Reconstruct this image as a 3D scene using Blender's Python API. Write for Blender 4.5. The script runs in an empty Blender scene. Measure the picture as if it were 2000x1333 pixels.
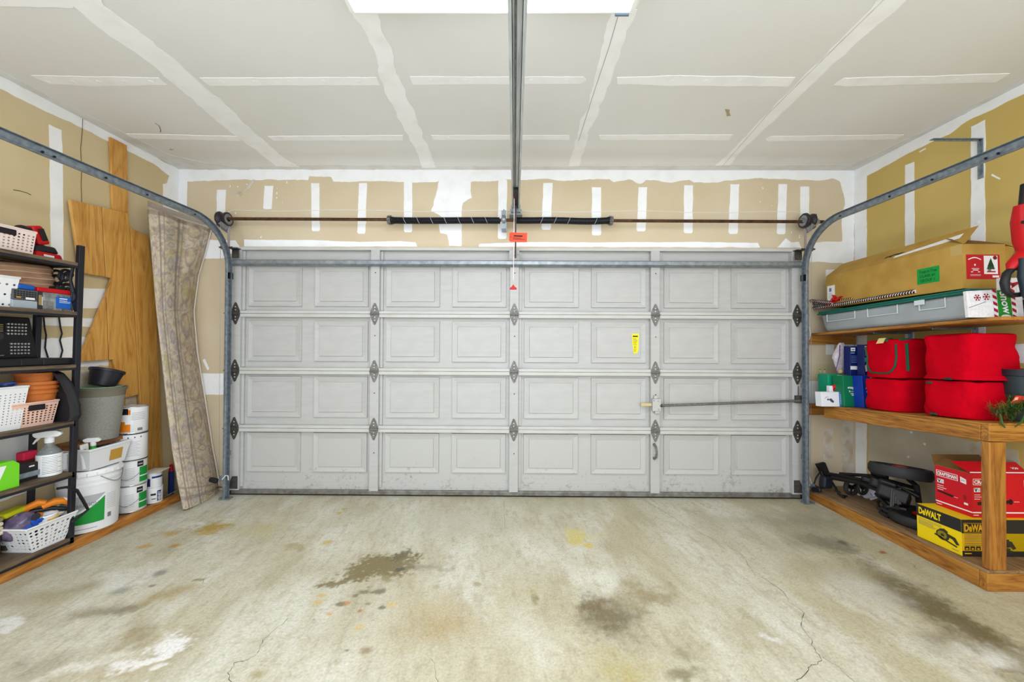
import bpy, bmesh, math, random
from mathutils import Vector, Matrix, noise
random.seed(7)
SC = bpy.context.scene
COL = SC.collection
PI = math.pi

# ---------------------------------------------------------------- camera
F, YAW, PITCH, ROLL, CAMH = 736.8, .00658, .01029, .00493, 1.298
def _rot():
    cy, sy, cp, sp, cr, sr = math.cos(YAW), math.sin(YAW), math.cos(PITCH), math.sin(PITCH), math.cos(ROLL), math.sin(ROLL)
    q = Matrix(((cr, 0, sr), (0, 1, 0), (-sr, 0, cr)))
    p = Matrix(((1, 0, 0), (0, cp, sp), (0, -sp, cp)))
    y = Matrix(((cy, sy, 0), (-sy, cy, 0), (0, 0, 1)))
    return q @ p @ y
RM = _rot()
cam_data = bpy.data.cameras.new('camera')
cam_data.sensor_width = 36.0
cam_data.lens = F / 2000 * 36
cam_data.clip_start = .05
cam = bpy.data.objects.new('camera', cam_data)
COL.objects.link(cam)
m = Matrix.Identity(4)
for i in range(3):
    m[i][0], m[i][1], m[i][2] = RM[0][i], RM[2][i], -RM[1][i]
m[2][3] = CAMH
cam.matrix_world = m
SC.camera = cam

# ---------------------------------------------------------------- light of the room
SC.view_settings.view_transform = 'Standard'
SC.view_settings.look = 'None'
SC.view_settings.gamma = 1.0
SC.view_settings.use_curve_mapping = False
SC.view_settings.exposure = .43
w = bpy.data.worlds.new('world')
SC.world = w
w.use_nodes = True
w.node_tree.nodes['Background'].inputs[0].default_value = (.86, .93, 1, 1)
w.node_tree.nodes['Background'].inputs[1].default_value = 2.2
def area(name, loc, rot, sx, sy, power, col):
    l = bpy.data.lights.new(name, 'AREA')
    l.shape = 'RECTANGLE'; l.size = sx; l.size_y = sy; l.energy = power; l.color = col
    o = bpy.data.objects.new(name, l); COL.objects.link(o)
    o.location = loc; o.rotation_euler = rot
    return o
# unseen fill light, added below the ceiling behind the camera
area('rear_fill_light', (.1, -.35, 2.78), (0, 0, 0), 1.25, .3, 30, (.93, .97, 1))
FIXTURE_POWER = 22
SC.cycles.max_bounces = 7; SC.cycles.diffuse_bounces = 3; SC.cycles.adaptive_threshold = .03; SC.cycles.glossy_bounces = 2; SC.cycles.transmission_bounces = 4; SC.cycles.transparent_max_bounces = 8
SC.cycles.caustics_reflective = SC.cycles.caustics_refractive = False

def at(u, v, X=None, Y=None, Z=None):
    "the point of the plane X=, Y= or Z= that the photograph shows at pixel u, v"
    d = RM.transposed() @ Vector(((u - 1000) / F, 1, -(v - 666.5) / F))
    t = X / d.x if X is not None else Y / d.y if Y is not None else (Z - CAMH) / d.z
    return Vector((0, 0, CAMH)) + d * t

# ---------------------------------------------------------------- helpers
def lin(c):
    if isinstance(c, str):
        c = tuple(int(c[i:i + 2], 16) for i in (0, 2, 4))
    return tuple((x / 255 / 12.92 if x / 255 <= .04045 else ((x / 255 + .055) / 1.055) ** 2.4) for x in c)

MATS = {}
def mat(name, col=None, rough=.6, metal=0, col2=None, scale=30, bump=0, bscale=None, stretch=(1, 1, 1), detail=3, emit=0,
        alpha=1, spec=.4, trans=0, ior=1.45, lo=.35, hi=.65):
    if name in MATS: return MATS[name]
    m = bpy.data.materials.new(name); m.use_nodes = True
    nt = m.node_tree; N = nt.nodes; L = nt.links
    b = N['Principled BSDF']
    b.inputs['Base Color'].default_value = (*lin(col), 1)
    b.inputs['Roughness'].default_value = rough
    b.inputs['Metallic'].default_value = metal
    b.inputs['Specular IOR Level'].default_value = spec
    b.inputs['Transmission Weight'].default_value = trans
    b.inputs['IOR'].default_value = ior
    b.inputs['Alpha'].default_value = alpha
    if emit:
        b.inputs['Emission Color'].default_value = (*lin(col), 1)
        b.inputs['Emission Strength'].default_value = emit
    if col2 or bump:
        tc = N.new('ShaderNodeTexCoord'); mp = N.new('ShaderNodeMapping'); mp.inputs['Scale'].default_value = stretch
        L.new(tc.outputs['Object'], mp.inputs[0])
    if col2:
        n = N.new('ShaderNodeTexNoise'); n.inputs['Scale'].default_value = scale; n.inputs['Detail'].default_value = detail
        L.new(mp.outputs[0], n.inputs['Vector'])
        r = N.new('ShaderNodeMapRange'); r.inputs['From Min'].default_value = lo; r.inputs['From Max'].default_value = hi
        L.new(n.outputs['Fac'], r.inputs['Value'])
        x = N.new('ShaderNodeMix'); x.data_type = 'RGBA'
        x.inputs['A'].default_value = (*lin(col), 1); x.inputs['B'].default_value = (*lin(col2), 1)
        L.new(r.outputs[0], x.inputs['Factor']); L.new(x.outputs['Result'], b.inputs['Base Color'])
    if bump:
        n2 = N.new('ShaderNodeTexNoise'); n2.inputs['Scale'].default_value = bscale or scale; n2.inputs['Detail'].default_value = 4
        L.new(mp.outputs[0], n2.inputs['Vector'])
        bp = N.new('ShaderNodeBump'); bp.inputs['Strength'].default_value = bump; bp.inputs['Distance'].default_value = .004
        L.new(n2.outputs['Fac'], bp.inputs['Height']); L.new(bp.outputs[0], b.inputs['Normal'])
    MATS[name] = m
    return m

def wood(name, c1, c2, c3, axis='Y', rough=.5, scale=1.0, knots=.0):
    "long grain along one object axis"
    if name in MATS: return MATS[name]
    m = bpy.data.materials.new(name); m.use_nodes = True
    nt = m.node_tree; N = nt.nodes; L = nt.links; b = N['Principled BSDF']
    tc = N.new('ShaderNodeTexCoord'); mp = N.new('ShaderNodeMapping')
    s = [9 * scale] * 3; s['XYZ'.index(axis)] = .9 * scale
    mp.inputs['Scale'].default_value = s
    L.new(tc.outputs['Object'], mp.inputs[0])
    n1 = N.new('ShaderNodeTexNoise'); n1.inputs['Scale'].default_value = 1.3; n1.inputs['Detail'].default_value = 3; n1.inputs['Distortion'].default_value = 1.2
    L.new(mp.outputs[0], n1.inputs['Vector'])
    mu = N.new('ShaderNodeMath'); mu.operation = 'MULTIPLY'; mu.inputs[1].default_value = 9
    L.new(n1.outputs['Fac'], mu.inputs[0])
    fr = N.new('ShaderNodeMath'); fr.operation = 'PINGPONG'; fr.inputs[1].default_value = 1
    L.new(mu.outputs[0], fr.inputs[0])
    n2 = N.new('ShaderNodeTexNoise'); n2.inputs['Scale'].default_value = 14; n2.inputs['Detail'].default_value = 5
    L.new(mp.outputs[0], n2.inputs['Vector'])
    ad = N.new('ShaderNodeMath'); ad.operation = 'MULTIPLY_ADD'; ad.inputs[1].default_value = .55
    L.new(fr.outputs[0], ad.inputs[0]); L.new(n2.outputs['Fac'], ad.inputs[2])
    cr = N.new('ShaderNodeValToRGB')
    e = cr.color_ramp.elements
    e[0].position = .3; e[0].color = (*lin(c3), 1); e[1].position = 1.0; e[1].color = (*lin(c1), 1)
    k = e.new(.62); k.color = (*lin(c2), 1)
    L.new(ad.outputs[0], cr.inputs[0]); L.new(cr.outputs[0], b.inputs['Base Color'])
    b.inputs['Roughness'].default_value = rough
    bp = N.new('ShaderNodeBump'); bp.inputs['Strength'].default_value = .15; bp.inputs['Distance'].default_value = .003
    L.new(n2.outputs['Fac'], bp.inputs['Height']); L.new(bp.outputs[0], b.inputs['Normal'])
    MATS[name] = m
    return m

def basis(d):
    d = Vector(d).normalized()
    a = Vector((0, 0, 1)) if abs(d.z) < .9 else Vector((1, 0, 0))
    x = d.cross(a).normalized()
    return x, x.cross(d).normalized(), d

class MB:
    "collects shapes and links them as ONE mesh object"
    def __init__(s): s.v = []; s.f = []; s.fm = []; s.mi = 0; s.T = None
    def add(s, vs, fs):
        o = len(s.v)
        if s.T is not None: vs = [s.T @ Vector(p) for p in vs]
        s.v += [tuple(p) for p in vs]
        for q in fs: s.f.append([o + i for i in q]); s.fm.append(s.mi)
        return s
    def box(s, x0, y0, z0, x1, y1, z1):
        return s.add([(x0, y0, z0), (x1, y0, z0), (x1, y1, z0), (x0, y1, z0), (x0, y0, z1), (x1, y0, z1), (x1, y1, z1), (x0, y1, z1)],
                     [(3, 2, 1, 0), (4, 5, 6, 7), (0, 1, 5, 4), (1, 2, 6, 5), (2, 3, 7, 6), (3, 0, 4, 7)])
    def cbox(s, c, d): return s.box(c[0] - d[0] / 2, c[1] - d[1] / 2, c[2] - d[2] / 2, c[0] + d[0] / 2, c[1] + d[1] / 2, c[2] + d[2] / 2)
    def hexa(s, b, t):
        "eight corners: four below, four above, each going round"
        return s.add(list(b) + list(t), [(3, 2, 1, 0), (4, 5, 6, 7), (0, 1, 5, 4), (1, 2, 6, 5), (2, 3, 7, 6), (3, 0, 4, 7)])
    def frus(s, c, w0, d0, w1, d1, h):
        "box that widens from w0 x d0 below to w1 x d1 above"
        x, y, z = c
        return s.hexa([(x - w0 / 2, y - d0 / 2, z), (x + w0 / 2, y - d0 / 2, z), (x + w0 / 2, y + d0 / 2, z), (x - w0 / 2, y + d0 / 2, z)],
                      [(x - w1 / 2, y - d1 / 2, z + h), (x + w1 / 2, y - d1 / 2, z + h), (x + w1 / 2, y + d1 / 2, z + h), (x - w1 / 2, y + d1 / 2, z + h)])
    def tube(s, path, r, n=8, closed=False, caps=True):
        P = [Vector(p) for p in path]; k = len(P)
        rs = r if isinstance(r, (list, tuple)) else [r] * k
        vs = []; fs = []; up = None
        for i, p in enumerate(P):
            a = P[(i - 1) % k] if closed or i else P[0]; b = P[(i + 1) % k] if closed or i < k - 1 else P[-1]
            d = (b - a); d = d.normalized() if d.length > 1e-9 else Vector((0, 0, 1))
            if up is None: up = basis(d)[0]
            up = (up - d * up.dot(d)); up = up.normalized() if up.length > 1e-6 else basis(d)[0]
            w2 = d.cross(up)
            for j in range(n):
                t = 2 * PI * j / n
                vs.append(p + (up * math.cos(t) + w2 * math.sin(t)) * rs[i])
        for i in range(k if closed else k - 1):
            for j in range(n):
                fs.append((i * n + j, i * n + (j + 1) % n, ((i + 1) % k) * n + (j + 1) % n, ((i + 1) % k) * n + j))
        if caps and not closed:
            fs.append(tuple(reversed(range(n)))); fs.append(tuple((k - 1) * n + j for j in range(n)))
        return s.add(vs, fs)
    def rod(s, a, b, r, n=8): return s.tube([a, b], r, n)
    def lathe(s, prof, n=24, c=(0, 0, 0), axis='Z', caps=True, arc=(0, 2 * PI)):
        vs = []; fs = []; full = abs(arc[1] - arc[0] - 2 * PI) < 1e-6; m_ = n if full else n + 1
        for r, h in prof:
            for j in range(m_):
                t = arc[0] + (arc[1] - arc[0]) * j / n
                p = (r * math.cos(t), r * math.sin(t), h)
                if axis == 'X': p = (h, p[0], p[1])
                if axis == 'Y': p = (p[0], h, p[1])
                vs.append((p[0] + c[0], p[1] + c[1], p[2] + c[2]))
        for i in range(len(prof) - 1):
            for j in range(n if full else n):
                fs.append((i * m_ + j, i * m_ + (j + 1) % m_, (i + 1) * m_ + (j + 1) % m_, (i + 1) * m_ + j))
        if caps and full:
            if prof[0][0] > 1e-6: fs.append(tuple(reversed(range(m_))))
            if prof[-1][0] > 1e-6: fs.append(tuple((len(prof) - 1) * m_ + j for j in range(m_)))
        return s.add(vs, fs)
    def prism(s, poly, o, r, u, d):
        "flat polygon in the frame o + x r + y u, thickness vector d"
        o, r, u, d = Vector(o), Vector(r), Vector(u), Vector(d); k = len(poly)
        a = [o + r * x + u * y for x, y in poly]; b = [p + d for p in a]
        return s.add(a + b, [tuple(reversed(range(k))), tuple(range(k, 2 * k))] + [(i, (i + 1) % k, k + (i + 1) % k, k + i) for i in range(k)])
    def slab(s, pts, d):
        "polygon given by 3D points, thickness vector d"
        a = [Vector(p) for p in pts]; b = [p + Vector(d) for p in a]; k = len(a)
        return s.add(a + b, [tuple(reversed(range(k))), tuple(range(k, 2 * k))] + [(i, (i + 1) % k, k + (i + 1) % k, k + i) for i in range(k)])
    def face(s, pts): return s.add(pts, [tuple(range(len(pts)))])
    def grid(s, fn, nu, nv):
        vs = [fn(i / nu, j / nv) for j in range(nv + 1) for i in range(nu + 1)]
        fs = [(j * (nu + 1) + i, j * (nu + 1) + i + 1, (j + 1) * (nu + 1) + i + 1, (j + 1) * (nu + 1) + i) for j in range(nv) for i in range(nu)]
        return s.add(vs, fs)
    def build(s, name, mats, parent=None, smooth=False, bevel=0, seg=2, fix=True, sub=0, label=None):
        me = bpy.data.meshes.new(name)
        me.from_pydata(s.v, [], s.f)
        for x in (mats if isinstance(mats, (list, tuple)) else [mats]): me.materials.append(x)
        if any(s.fm): me.polygons.foreach_set('material_index', s.fm)
        if fix:
            bm = bmesh.new(); bm.from_mesh(me)
            bmesh.ops.recalc_face_normals(bm, faces=bm.faces); bm.to_mesh(me); bm.free()
        if smooth:
            me.polygons.foreach_set('use_smooth', [True] * len(me.polygons))
            me.set_sharp_from_angle(angle=math.radians(40))
        me.update()
        return link(name, me, parent, bevel, seg, sub, label)

def link(name, me, parent=None, bevel=0, seg=2, sub=0, label=None):
    o = bpy.data.objects.new(name, me); COL.objects.link(o)
    if parent is not None: o.parent = parent
    if sub:
        q = o.modifiers.new('smooth', 'SUBSURF'); q.levels = q.render_levels = sub
    if bevel:
        q = o.modifiers.new('bevel', 'BEVEL'); q.width = bevel; q.segments = seg; q.limit_method = 'ANGLE'; q.angle_limit = math.radians(35)
    if label: o['label'] = label
    return o

def tag(o, label, cat, group=None):
    o['label'] = label; o['category'] = cat
    if group: o['group'] = group
    return o
def thing(name, label, cat, loc=(0, 0, 0), rot=(0, 0, 0), group=None):
    o = bpy.data.objects.new(name, None); o.empty_display_size = .05; COL.objects.link(o)
    o.location = loc; o.rotation_euler = rot
    return tag(o, label, cat, group)
def struct(o, label=None):
    o['kind'] = 'structure'
    if label: o['label'] = label
    return o
def clone(o, parent=None):
    c = o.copy(); COL.objects.link(c)
    if parent is not None: c.parent = parent
    for ch in list(o.children): clone(ch, c)
    return c

def text_geo(body, offset=0.0, space=1.0):
    cu = bpy.data.curves.new('t', 'FONT'); cu.body = body; cu.offset = offset; cu.space_character = space; cu.resolution_u = 3
    cu.align_x = 'LEFT'
    ob = bpy.data.objects.new('t', cu); COL.objects.link(ob)
    me = bpy.data.meshes.new_from_object(ob.evaluated_get(bpy.context.evaluated_depsgraph_get()))
    vs = [v.co.copy() for v in me.vertices]; fs = [tuple(p.vertices) for p in me.polygons]
    bpy.data.objects.remove(ob); bpy.data.curves.remove(cu); bpy.data.meshes.remove(me)
    return vs, fs
TG = {}
class Print:
    "flat print on one face: o the face's lower left corner, r and u its unit axes, lifted off along n"
    def __init__(s, o, r, u, lift=.0006):
        s.o, s.r, s.u = Vector(o), Vector(r).normalized(), Vector(u).normalized(); s.n = s.r.cross(s.u).normalized(); s.lift = lift; s.mb = MB(); s.mats = []
    def _m(s, m):
        if m not in s.mats: s.mats.append(m)
        s.mb.mi = s.mats.index(m)
    def poly(s, pts, m, k=1):
        s._m(m); s.mb.face([s.o + s.r * x + s.u * y + s.n * s.lift * k for x, y in pts]); return s
    def rect(s, x, y, w, h, m, k=1): return s.poly([(x, y), (x + w, y), (x + w, y + h), (x, y + h)], m, k)
    def disc(s, x, y, rx, ry, m, k=1, n=16): return s.poly([(x + rx * math.cos(2 * PI * i / n), y + ry * math.sin(2 * PI * i / n)) for i in range(n)], m, k)
    def ring(s, x, y, w, h, t, m, k=1):
        s.rect(x, y, w, t, m, k); s.rect(x, y + h - t, w, t, m, k); s.rect(x, y + t, t, h - 2 * t, m, k); s.rect(x + w - t, y + t, t, h - 2 * t, m, k); return s
    def text(s, body, x, y, w, h, m, k=2, bold=.0, space=1.0, shear=0):
        key = (body, bold, space)
        if key not in TG: TG[key] = text_geo(body, bold, space)
        vs, fs = TG[key]
        if not vs: return s
        x0 = min(v.x for v in vs); x1 = max(v.x for v in vs); y0 = min(v.y for v in vs); y1 = max(v.y for v in vs)
        s._m(m)
        q = []
        for v in vs:
            a = (v.x - x0) / (x1 - x0); b = (v.y - y0) / (y1 - y0)
            q.append(s.o + s.r * (x + a * w + shear * b * h) + s.u * (y + b * h) + s.n * s.lift * k)
        s.mb.add(q, fs); return s
    def lines(s, x, y, w, n, dy, th, m, k=2, seed=1):
        rr = random.Random(seed)
        for i in range(n): s.rect(x, y - i * dy, w * rr.uniform(.6, 1), th, m, k)
        return s
    def build(s, name, parent, label=None): return s.mb.build(name, s.mats, parent, fix=False, label=label)

def rag(pts, step=.05, amp=.006, seed=0):
    "ragged outline: subdivide the edges of a 2D polygon and push the points about"
    out = []; rr = random.Random(seed)
    k = len(pts)
    for i in range(k):
        a, b = Vector(pts[i]), Vector(pts[(i + 1) % k]); n = max(1, int((b - a).length / step)); d = (b - a)
        nn = Vector((-d.y, d.x)).normalized() if d.length else Vector((0, 0))
        for j in range(n):
            p = a + d * (j / n)
            q = amp * (noise.noise(Vector((p.x * 9 + seed, p.y * 9, seed * .37))) * 1.6 + rr.uniform(-.35, .35))
            out.append(p + nn * (q if j else q * .5))
    return out

# ---------------------------------------------------------------- room shell
XL, XR, YB, ZC, YR = -3.004, 2.993, 3.334, 2.855, -.5

import numpy as np
def vnoise(x, y, seed=0):
    "smooth value noise on arrays, 0 to 1"
    rs = np.random.RandomState(seed).rand(256, 256); xi = np.floor(x).astype(int); yi = np.floor(y).astype(int)
    fx = x - xi; fy = y - yi; fx = fx * fx * (3 - 2 * fx); fy = fy * fy * (3 - 2 * fy); q = lambda a, b: rs[a % 256, b % 256]
    return (q(xi, yi) * (1 - fx) + q(xi + 1, yi) * fx) * (1 - fy) + (q(xi, yi + 1) * (1 - fx) + q(xi + 1, yi + 1) * fx) * fy
def fbm(x, y, oct=4, seed=0, gain=.55):
    t = 0; a = 1; n = 0
    for i in range(oct): t = t + a * vnoise(x * 2 ** i + 17.3 * i, y * 2 ** i - 9.1 * i, seed + i); n += a; a *= gain
    return t / n
def floor_colours(X, Y):
    "colour of the slab at floor points: mottled concrete with its oil, rust and paint stains"
    sm = lambda v, a, b: np.clip((v - a) / (b - a), 0, 1)
    col = np.empty(X.shape + (3,)); col[:] = lin((205, 200, 180))
    def mix(f, c, k=1):
        nonlocal col
        f = (np.clip(f, 0, 1) * k)[..., None]; col = col * (1 - f) + np.array(lin(c)) * f
    ang = .15; U = (X * math.cos(ang) + Y * math.sin(ang)); V = (-X * math.sin(ang) + Y * math.cos(ang))
    mix(sm(fbm(U * 1.6, V * .8, 5, 3), .38, .66), (192, 184, 154))
    mid = fbm(U * 6, V * 2.6, 5, 11, .62)
    mix(sm(mid, .5, .78), (176, 167, 136), .7); mix(sm(mid, .46, .3), (220, 218, 206), .55)
    fine = fbm(X * 40, Y * 40, 4, 23, .7); tex = fbm(X * 55, Y * 55, 4, 31, .75)
    mix(sm(fbm(U * 40, V * 9, 3, 41), .55, .8), (170, 160, 134), .45)
    mix(sm(fine, .52, .8), (168, 158, 132), .5); mix(sm(vnoise(X * 150, Y * 150, 5), .8, 1), (140, 134, 116), .4)
    WX = X + .2 * (fbm(X * 8, Y * 8, 4, 51, .6) - .5); WY = Y + .2 * (fbm(X * 8 + 40, Y * 8, 4, 61, .6) - .5)
    S = [(742, 1106, 66, 24, (128, 116, 80), .95, .16, .35), (668, 1136, 44, 9, (128, 116, 82), .9, .18, .5), (790, 1086, 26, 9, (112, 104, 82), .8, .2, 0),
         (782, 1113, 9, 4, (96, 94, 86), .9, .3, 0), (830, 1110, 36, 6, (150, 146, 126), .7, .6, 0), (755, 1132, 8, 8, (150, 140, 104), .8, .3, .8),
         (710, 1157, 12, 4, (120, 112, 84), .8, .3, 0), (742, 1156, 15, 5, (112, 108, 86), .8, .3, .3), (668, 1180, 13, 4, (124, 112, 78), .8, .3, .3),
         (694, 1165, 6, 3, (120, 112, 90), .8, .3, 0), (745, 1188, 8, 3, (110, 106, 90), .8, .3, .3), (628, 1164, 8, 3, (205, 172, 104), .8, .5, 0),
         (620, 1178, 9, 4, (205, 176, 112), .8, .5, 0), (644, 1200, 6, 3, (205, 164, 96), .8, .4, 0), (702, 1226, 8, 6, (212, 182, 112), .7, .5, 0),
         (764, 1182, 9, 5, (210, 184, 116), .7, .5, 0), (678, 1178, 5, 3, (206, 150, 84), .8, .4, 0), (703, 1194, 5, 3, (170, 110, 66), .8, .4, 0), (718, 1180, 5, 2, (104, 100, 84), .8, .4, 0),
         (677, 1272, 5, 2, (98, 90, 70), .9, .3, 0), (715, 1271, 11, 6, (150, 130, 100), .8, .5, 0), (851, 1147, 8, 4, (178, 170, 140), .9, .25, 0), (932, 1142, 8, 4, (172, 160, 130), .9, .25, 0),
         (862, 1218, 60, 32, (178, 158, 116), .75, .75, 0), (862, 1180, 45, 14, (190, 176, 140), .6, .7, 0), (1045, 1172, 7, 8, (140, 132, 84), .85, .4, 0), (1040, 1158, 5, 6, (176, 168, 120), .7, .5, 0),
         (1195, 1206, 50, 34, (108, 96, 66), .85, .7, -.3), (1160, 1182, 22, 12, (120, 104, 76), .8, .6, 0), (1240, 1160, 44, 22, (160, 148, 112), .8, .7, -.2), (1270, 1165, 34, 14, (150, 138, 104), .7, .6, 0),
         (1225, 1312, 44, 26, (182, 168, 112), .8, .8, 0), (1345, 1322, 30, 13, (134, 126, 92), .85, .6, 0), (1328, 1268, 22, 14, (146, 138, 104), .75, .7, 0), (1375, 1265, 16, 8, (176, 166, 136), .7, .6, 0),
         (1460, 1262, 14, 7, (178, 168, 136), .7, .6, 0), (1300, 1170, 20, 16, (160, 150, 116), .7, .7, 0),
         (1830, 1192, 44, 58, (92, 82, 54), .9, .7, .05), (1880, 1222, 30, 36, (112, 100, 66), .8, .7, .05), (1800, 1175, 20, 34, (120, 110, 84), .7, .7, .1), (1850, 1255, 40, 14, (146, 138, 120), .7, .7, 0),
         (1590, 1052, 55, 18, (150, 146, 120), .85, .8, 0), (1625, 1062, 32, 11, (128, 126, 106), .85, .7, 0), (1645, 1061, 7, 3, (96, 92, 76), .8, .5, 0), (1725, 1080, 6, 2, (160, 100, 44), .9, .3, 0),
         (1540, 1020, 120, 10, (168, 164, 138), .7, .9, 0), (1640, 1120, 70, 12, (168, 160, 130), .7, .8, 0), (1980, 1310, 18, 10, (120, 112, 86), .8, .6, 0), (1560, 1015, 70, 7, (150, 146, 124), .6, .9, 0),
         (426, 1030, 22, 7, (176, 148, 72), .95, .45, .35), (408, 1041, 18, 4, (186, 158, 86), .8, .5, .2), (325, 1045, 22, 4, (190, 152, 84), .8, .6, .6), (282, 1068, 12, 3, (196, 154, 84), .8, .5, .3), (341, 1067, 8, 3, (180, 136, 66), .9, .4, .3),
         (500, 1038, 34, 9, (188, 178, 130), .7, .8, 0), (1138, 1052, 22, 13, (208, 194, 118), .85, .5, 0), (1150, 1066, 10, 5, (212, 186, 100), .8, .4, 0), (1118, 1060, 10, 6, (208, 188, 120), .7, .5, 0), (640, 1060, 10, 4, (200, 168, 92), .8, .5, 0),
         (672, 995, 5, 2, (186, 168, 96), .9, .4, 0), (662, 1003, 5, 2, (190, 168, 96), .9, .4, 0), (565, 1073, 16, 6, (172, 160, 124), .8, .4, 0),
         (170, 1204, 44, 10, (150, 140, 116), .8, .7, .4), (240, 1190, 26, 8, (128, 120, 104), .8, .6, .5), (300, 1170, 40, 10, (172, 154, 114), .8, .7, .5), (265, 1245, 36, 16, (158, 144, 108), .8, .7, .6), (110, 1160, 42, 10, (160, 148, 116), .7, .8, .4),
         (312, 1120, 10, 5, (134, 132, 128), .85, .5, .3), (238, 1154, 14, 5, (150, 150, 140), .8, .6, .2), (296, 1145, 6, 2, (128, 118, 98), .8, .4, 0), (395, 1132, 16, 3, (140, 130, 100), .8, .5, .6), (505, 1318, 12, 6, (166, 156, 116), .8, .6, 0),
         (90, 1300, 34, 10, (150, 142, 122), .6, .8, .5), (230, 1310, 40, 14, (178, 160, 122), .7, .8, .6), (20, 1300, 20, 10, (140, 134, 118), .6, .8, .4), (40, 1180, 40, 12, (186, 176, 148), .6, .8, .4),
         (330, 1262, 34, 20, (236, 234, 230), .95, .25, .55), (275, 1292, 34, 12, (234, 232, 226), .95, .3, .5), (300, 1312, 18, 6, (232, 228, 222), .9, .3, .4), (30, 1222, 22, 8, (232, 230, 226), .9, .4, .3), (170, 1300, 40, 8, (228, 224, 214), .7, .6, .5), (250, 1125, 34, 10, (222, 220, 212), .7, .7, .4),
         (385, 1026, 20, 3, (226, 224, 212), .8, .5, .3), (1940, 1285, 40, 14, (230, 228, 220), .8, .7, .1), (1700, 1160, 50, 24, (206, 204, 194), .7, .8, .1), (1500, 1245, 16, 8, (222, 220, 214), .8, .4, 0),
         (1170, 1130, 40, 14, (226, 224, 212), .7, .7, 0), (1010, 1230, 60, 40, (214, 210, 194), .5, .9, 0), (880, 1020, 90, 16, (196, 194, 178), .6, .9, 0), (1100, 985, 90, 8, (180, 176, 146), .5, .9, 0)]
    for u, v, rx, ry, c, st, soft, turn in S:
        p = at(u, v, Z=0); wx = (at(u + rx, v, Z=0) - p).length; wy = (at(u, v - ry, Z=0) - p).length
        an = turn * (-1 if p.x > 0 else 1) * .9; x_, y_ = (X, Y) if rx < 16 else (WX, WY)
        dx, dy = x_ - p.x, y_ - p.y
        d = np.hypot((dx * math.cos(an) + dy * math.sin(an)) / wx, (-dx * math.sin(an) + dy * math.cos(an)) / wy) + 1.5 * ((tex if soft < .5 else fine) - .5)
        mix(sm(d, 1 + soft, 1 - soft), c, st)
    return col
def floor_mesh():
    xs = np.concatenate([[-3.2], np.arange(-2.8, 2.6, .0075), [3.2]]); ys = np.concatenate([np.arange(YR - .1, 1.3, .03), np.arange(1.3, 3.36, .0075), [YB + .1]])
    gx, gy = np.meshgrid(xs, ys); C = floor_colours(gx, gy); nx, ny = len(xs), len(ys)
    me = bpy.data.meshes.new('floor'); me.vertices.add(nx * ny)
    me.vertices.foreach_set('co', np.stack([gx, gy, np.zeros_like(gx)], -1).ravel())
    i = (np.arange(ny - 1)[:, None] * nx + np.arange(nx - 1)[None, :]).ravel(); q = np.stack([i, i + 1, i + nx + 1, i + nx], -1)
    me.loops.add(q.size); me.loops.foreach_set('vertex_index', q.ravel()); me.polygons.add(len(q)); me.polygons.foreach_set('loop_start', np.arange(0, q.size, 4))
    at_ = me.color_attributes.new('concrete', 'FLOAT_COLOR', 'POINT'); at_.data.foreach_set('color', np.concatenate([C.reshape(-1, 3), np.ones((nx * ny, 1))], 1).ravel())
    me.update(calc_edges=True); me.validate()
    m = bpy.data.materials.new('stained_concrete'); m.use_nodes = True; N = m.node_tree.nodes; L = m.node_tree.links; b = N['Principled BSDF']
    ca = N.new('ShaderNodeVertexColor'); ca.layer_name = 'concrete'
    n = N.new('ShaderNodeTexNoise'); n.inputs['Scale'].default_value = 90; n.inputs['Detail'].default_value = 3; tc = N.new('ShaderNodeTexCoord'); L.new(tc.outputs['Object'], n.inputs['Vector'])
    r = N.new('ShaderNodeMapRange'); r.inputs['From Min'].default_value = .3; r.inputs['From Max'].default_value = .72; r.inputs['To Min'].default_value = .98; r.inputs['To Max'].default_value = .75; L.new(n.outputs['Fac'], r.inputs['Value'])
    x = N.new('ShaderNodeVectorMath'); x.operation = 'SCALE'; L.new(ca.outputs['Color'], x.inputs[0]); L.new(r.outputs[0], x.inputs['Scale']); L.new(x.outputs[0], b.inputs['Base Color'])
    b.inputs['Roughness'].default_value = .6; b.inputs['Specular IOR Level'].default_value = .3
    me.materials.append(m); return me

PAPER_L = mat('drywall_paper', (216, 198, 160), .85, col2=(206, 184, 140), scale=2.2, bump=.12, bscale=160, lo=.3, hi=.75)
PAPER_B = mat('drywall_paper_header', (216, 200, 172), .85, col2=(208, 190, 158), scale=2.6, bump=.1, bscale=160, lo=.3, hi=.75)
PAPER_R = mat('drywall_paper_shaded', (212, 186, 112), .85, col2=(200, 172, 98), scale=2.0, bump=.12, bscale=160, lo=.3, hi=.75)  # dimmer light on the right wall is put into this darker, yellower tone
PAPER_C = mat('drywall_paper_ceiling', (232, 231, 230), .9, col2=(226, 224, 220), scale=1.2, bump=.1, bscale=170, lo=.3, hi=.75)
MUD = mat('joint_compound_white', (249, 249, 250), .85, col2=(240, 239, 238), scale=9, bump=.15, bscale=22, detail=5, lo=.45, hi=.8)
MUD_THIN = mat('joint_compound_thin', (214, 206, 194), .85, col2=(186, 164, 126), scale=13, bump=.1, bscale=30, detail=5, lo=.42, hi=.75)
MUD_C = mat('joint_compound_feathered', (226, 225, 222), .85, col2=(212, 208, 200), scale=9, bump=.1, bscale=30, detail=5, lo=.4, hi=.75)
PALE_GREY = mat('pale_grey_patch', (204, 195, 174), .85, col2=(190, 178, 152), scale=5, bump=.1, bscale=30, detail=4, lo=.35, hi=.75)
DARK = mat('crack_dark', (70, 62, 48), .9)
PENCIL = mat('pencil_line', (120, 100, 72), .9)

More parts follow.
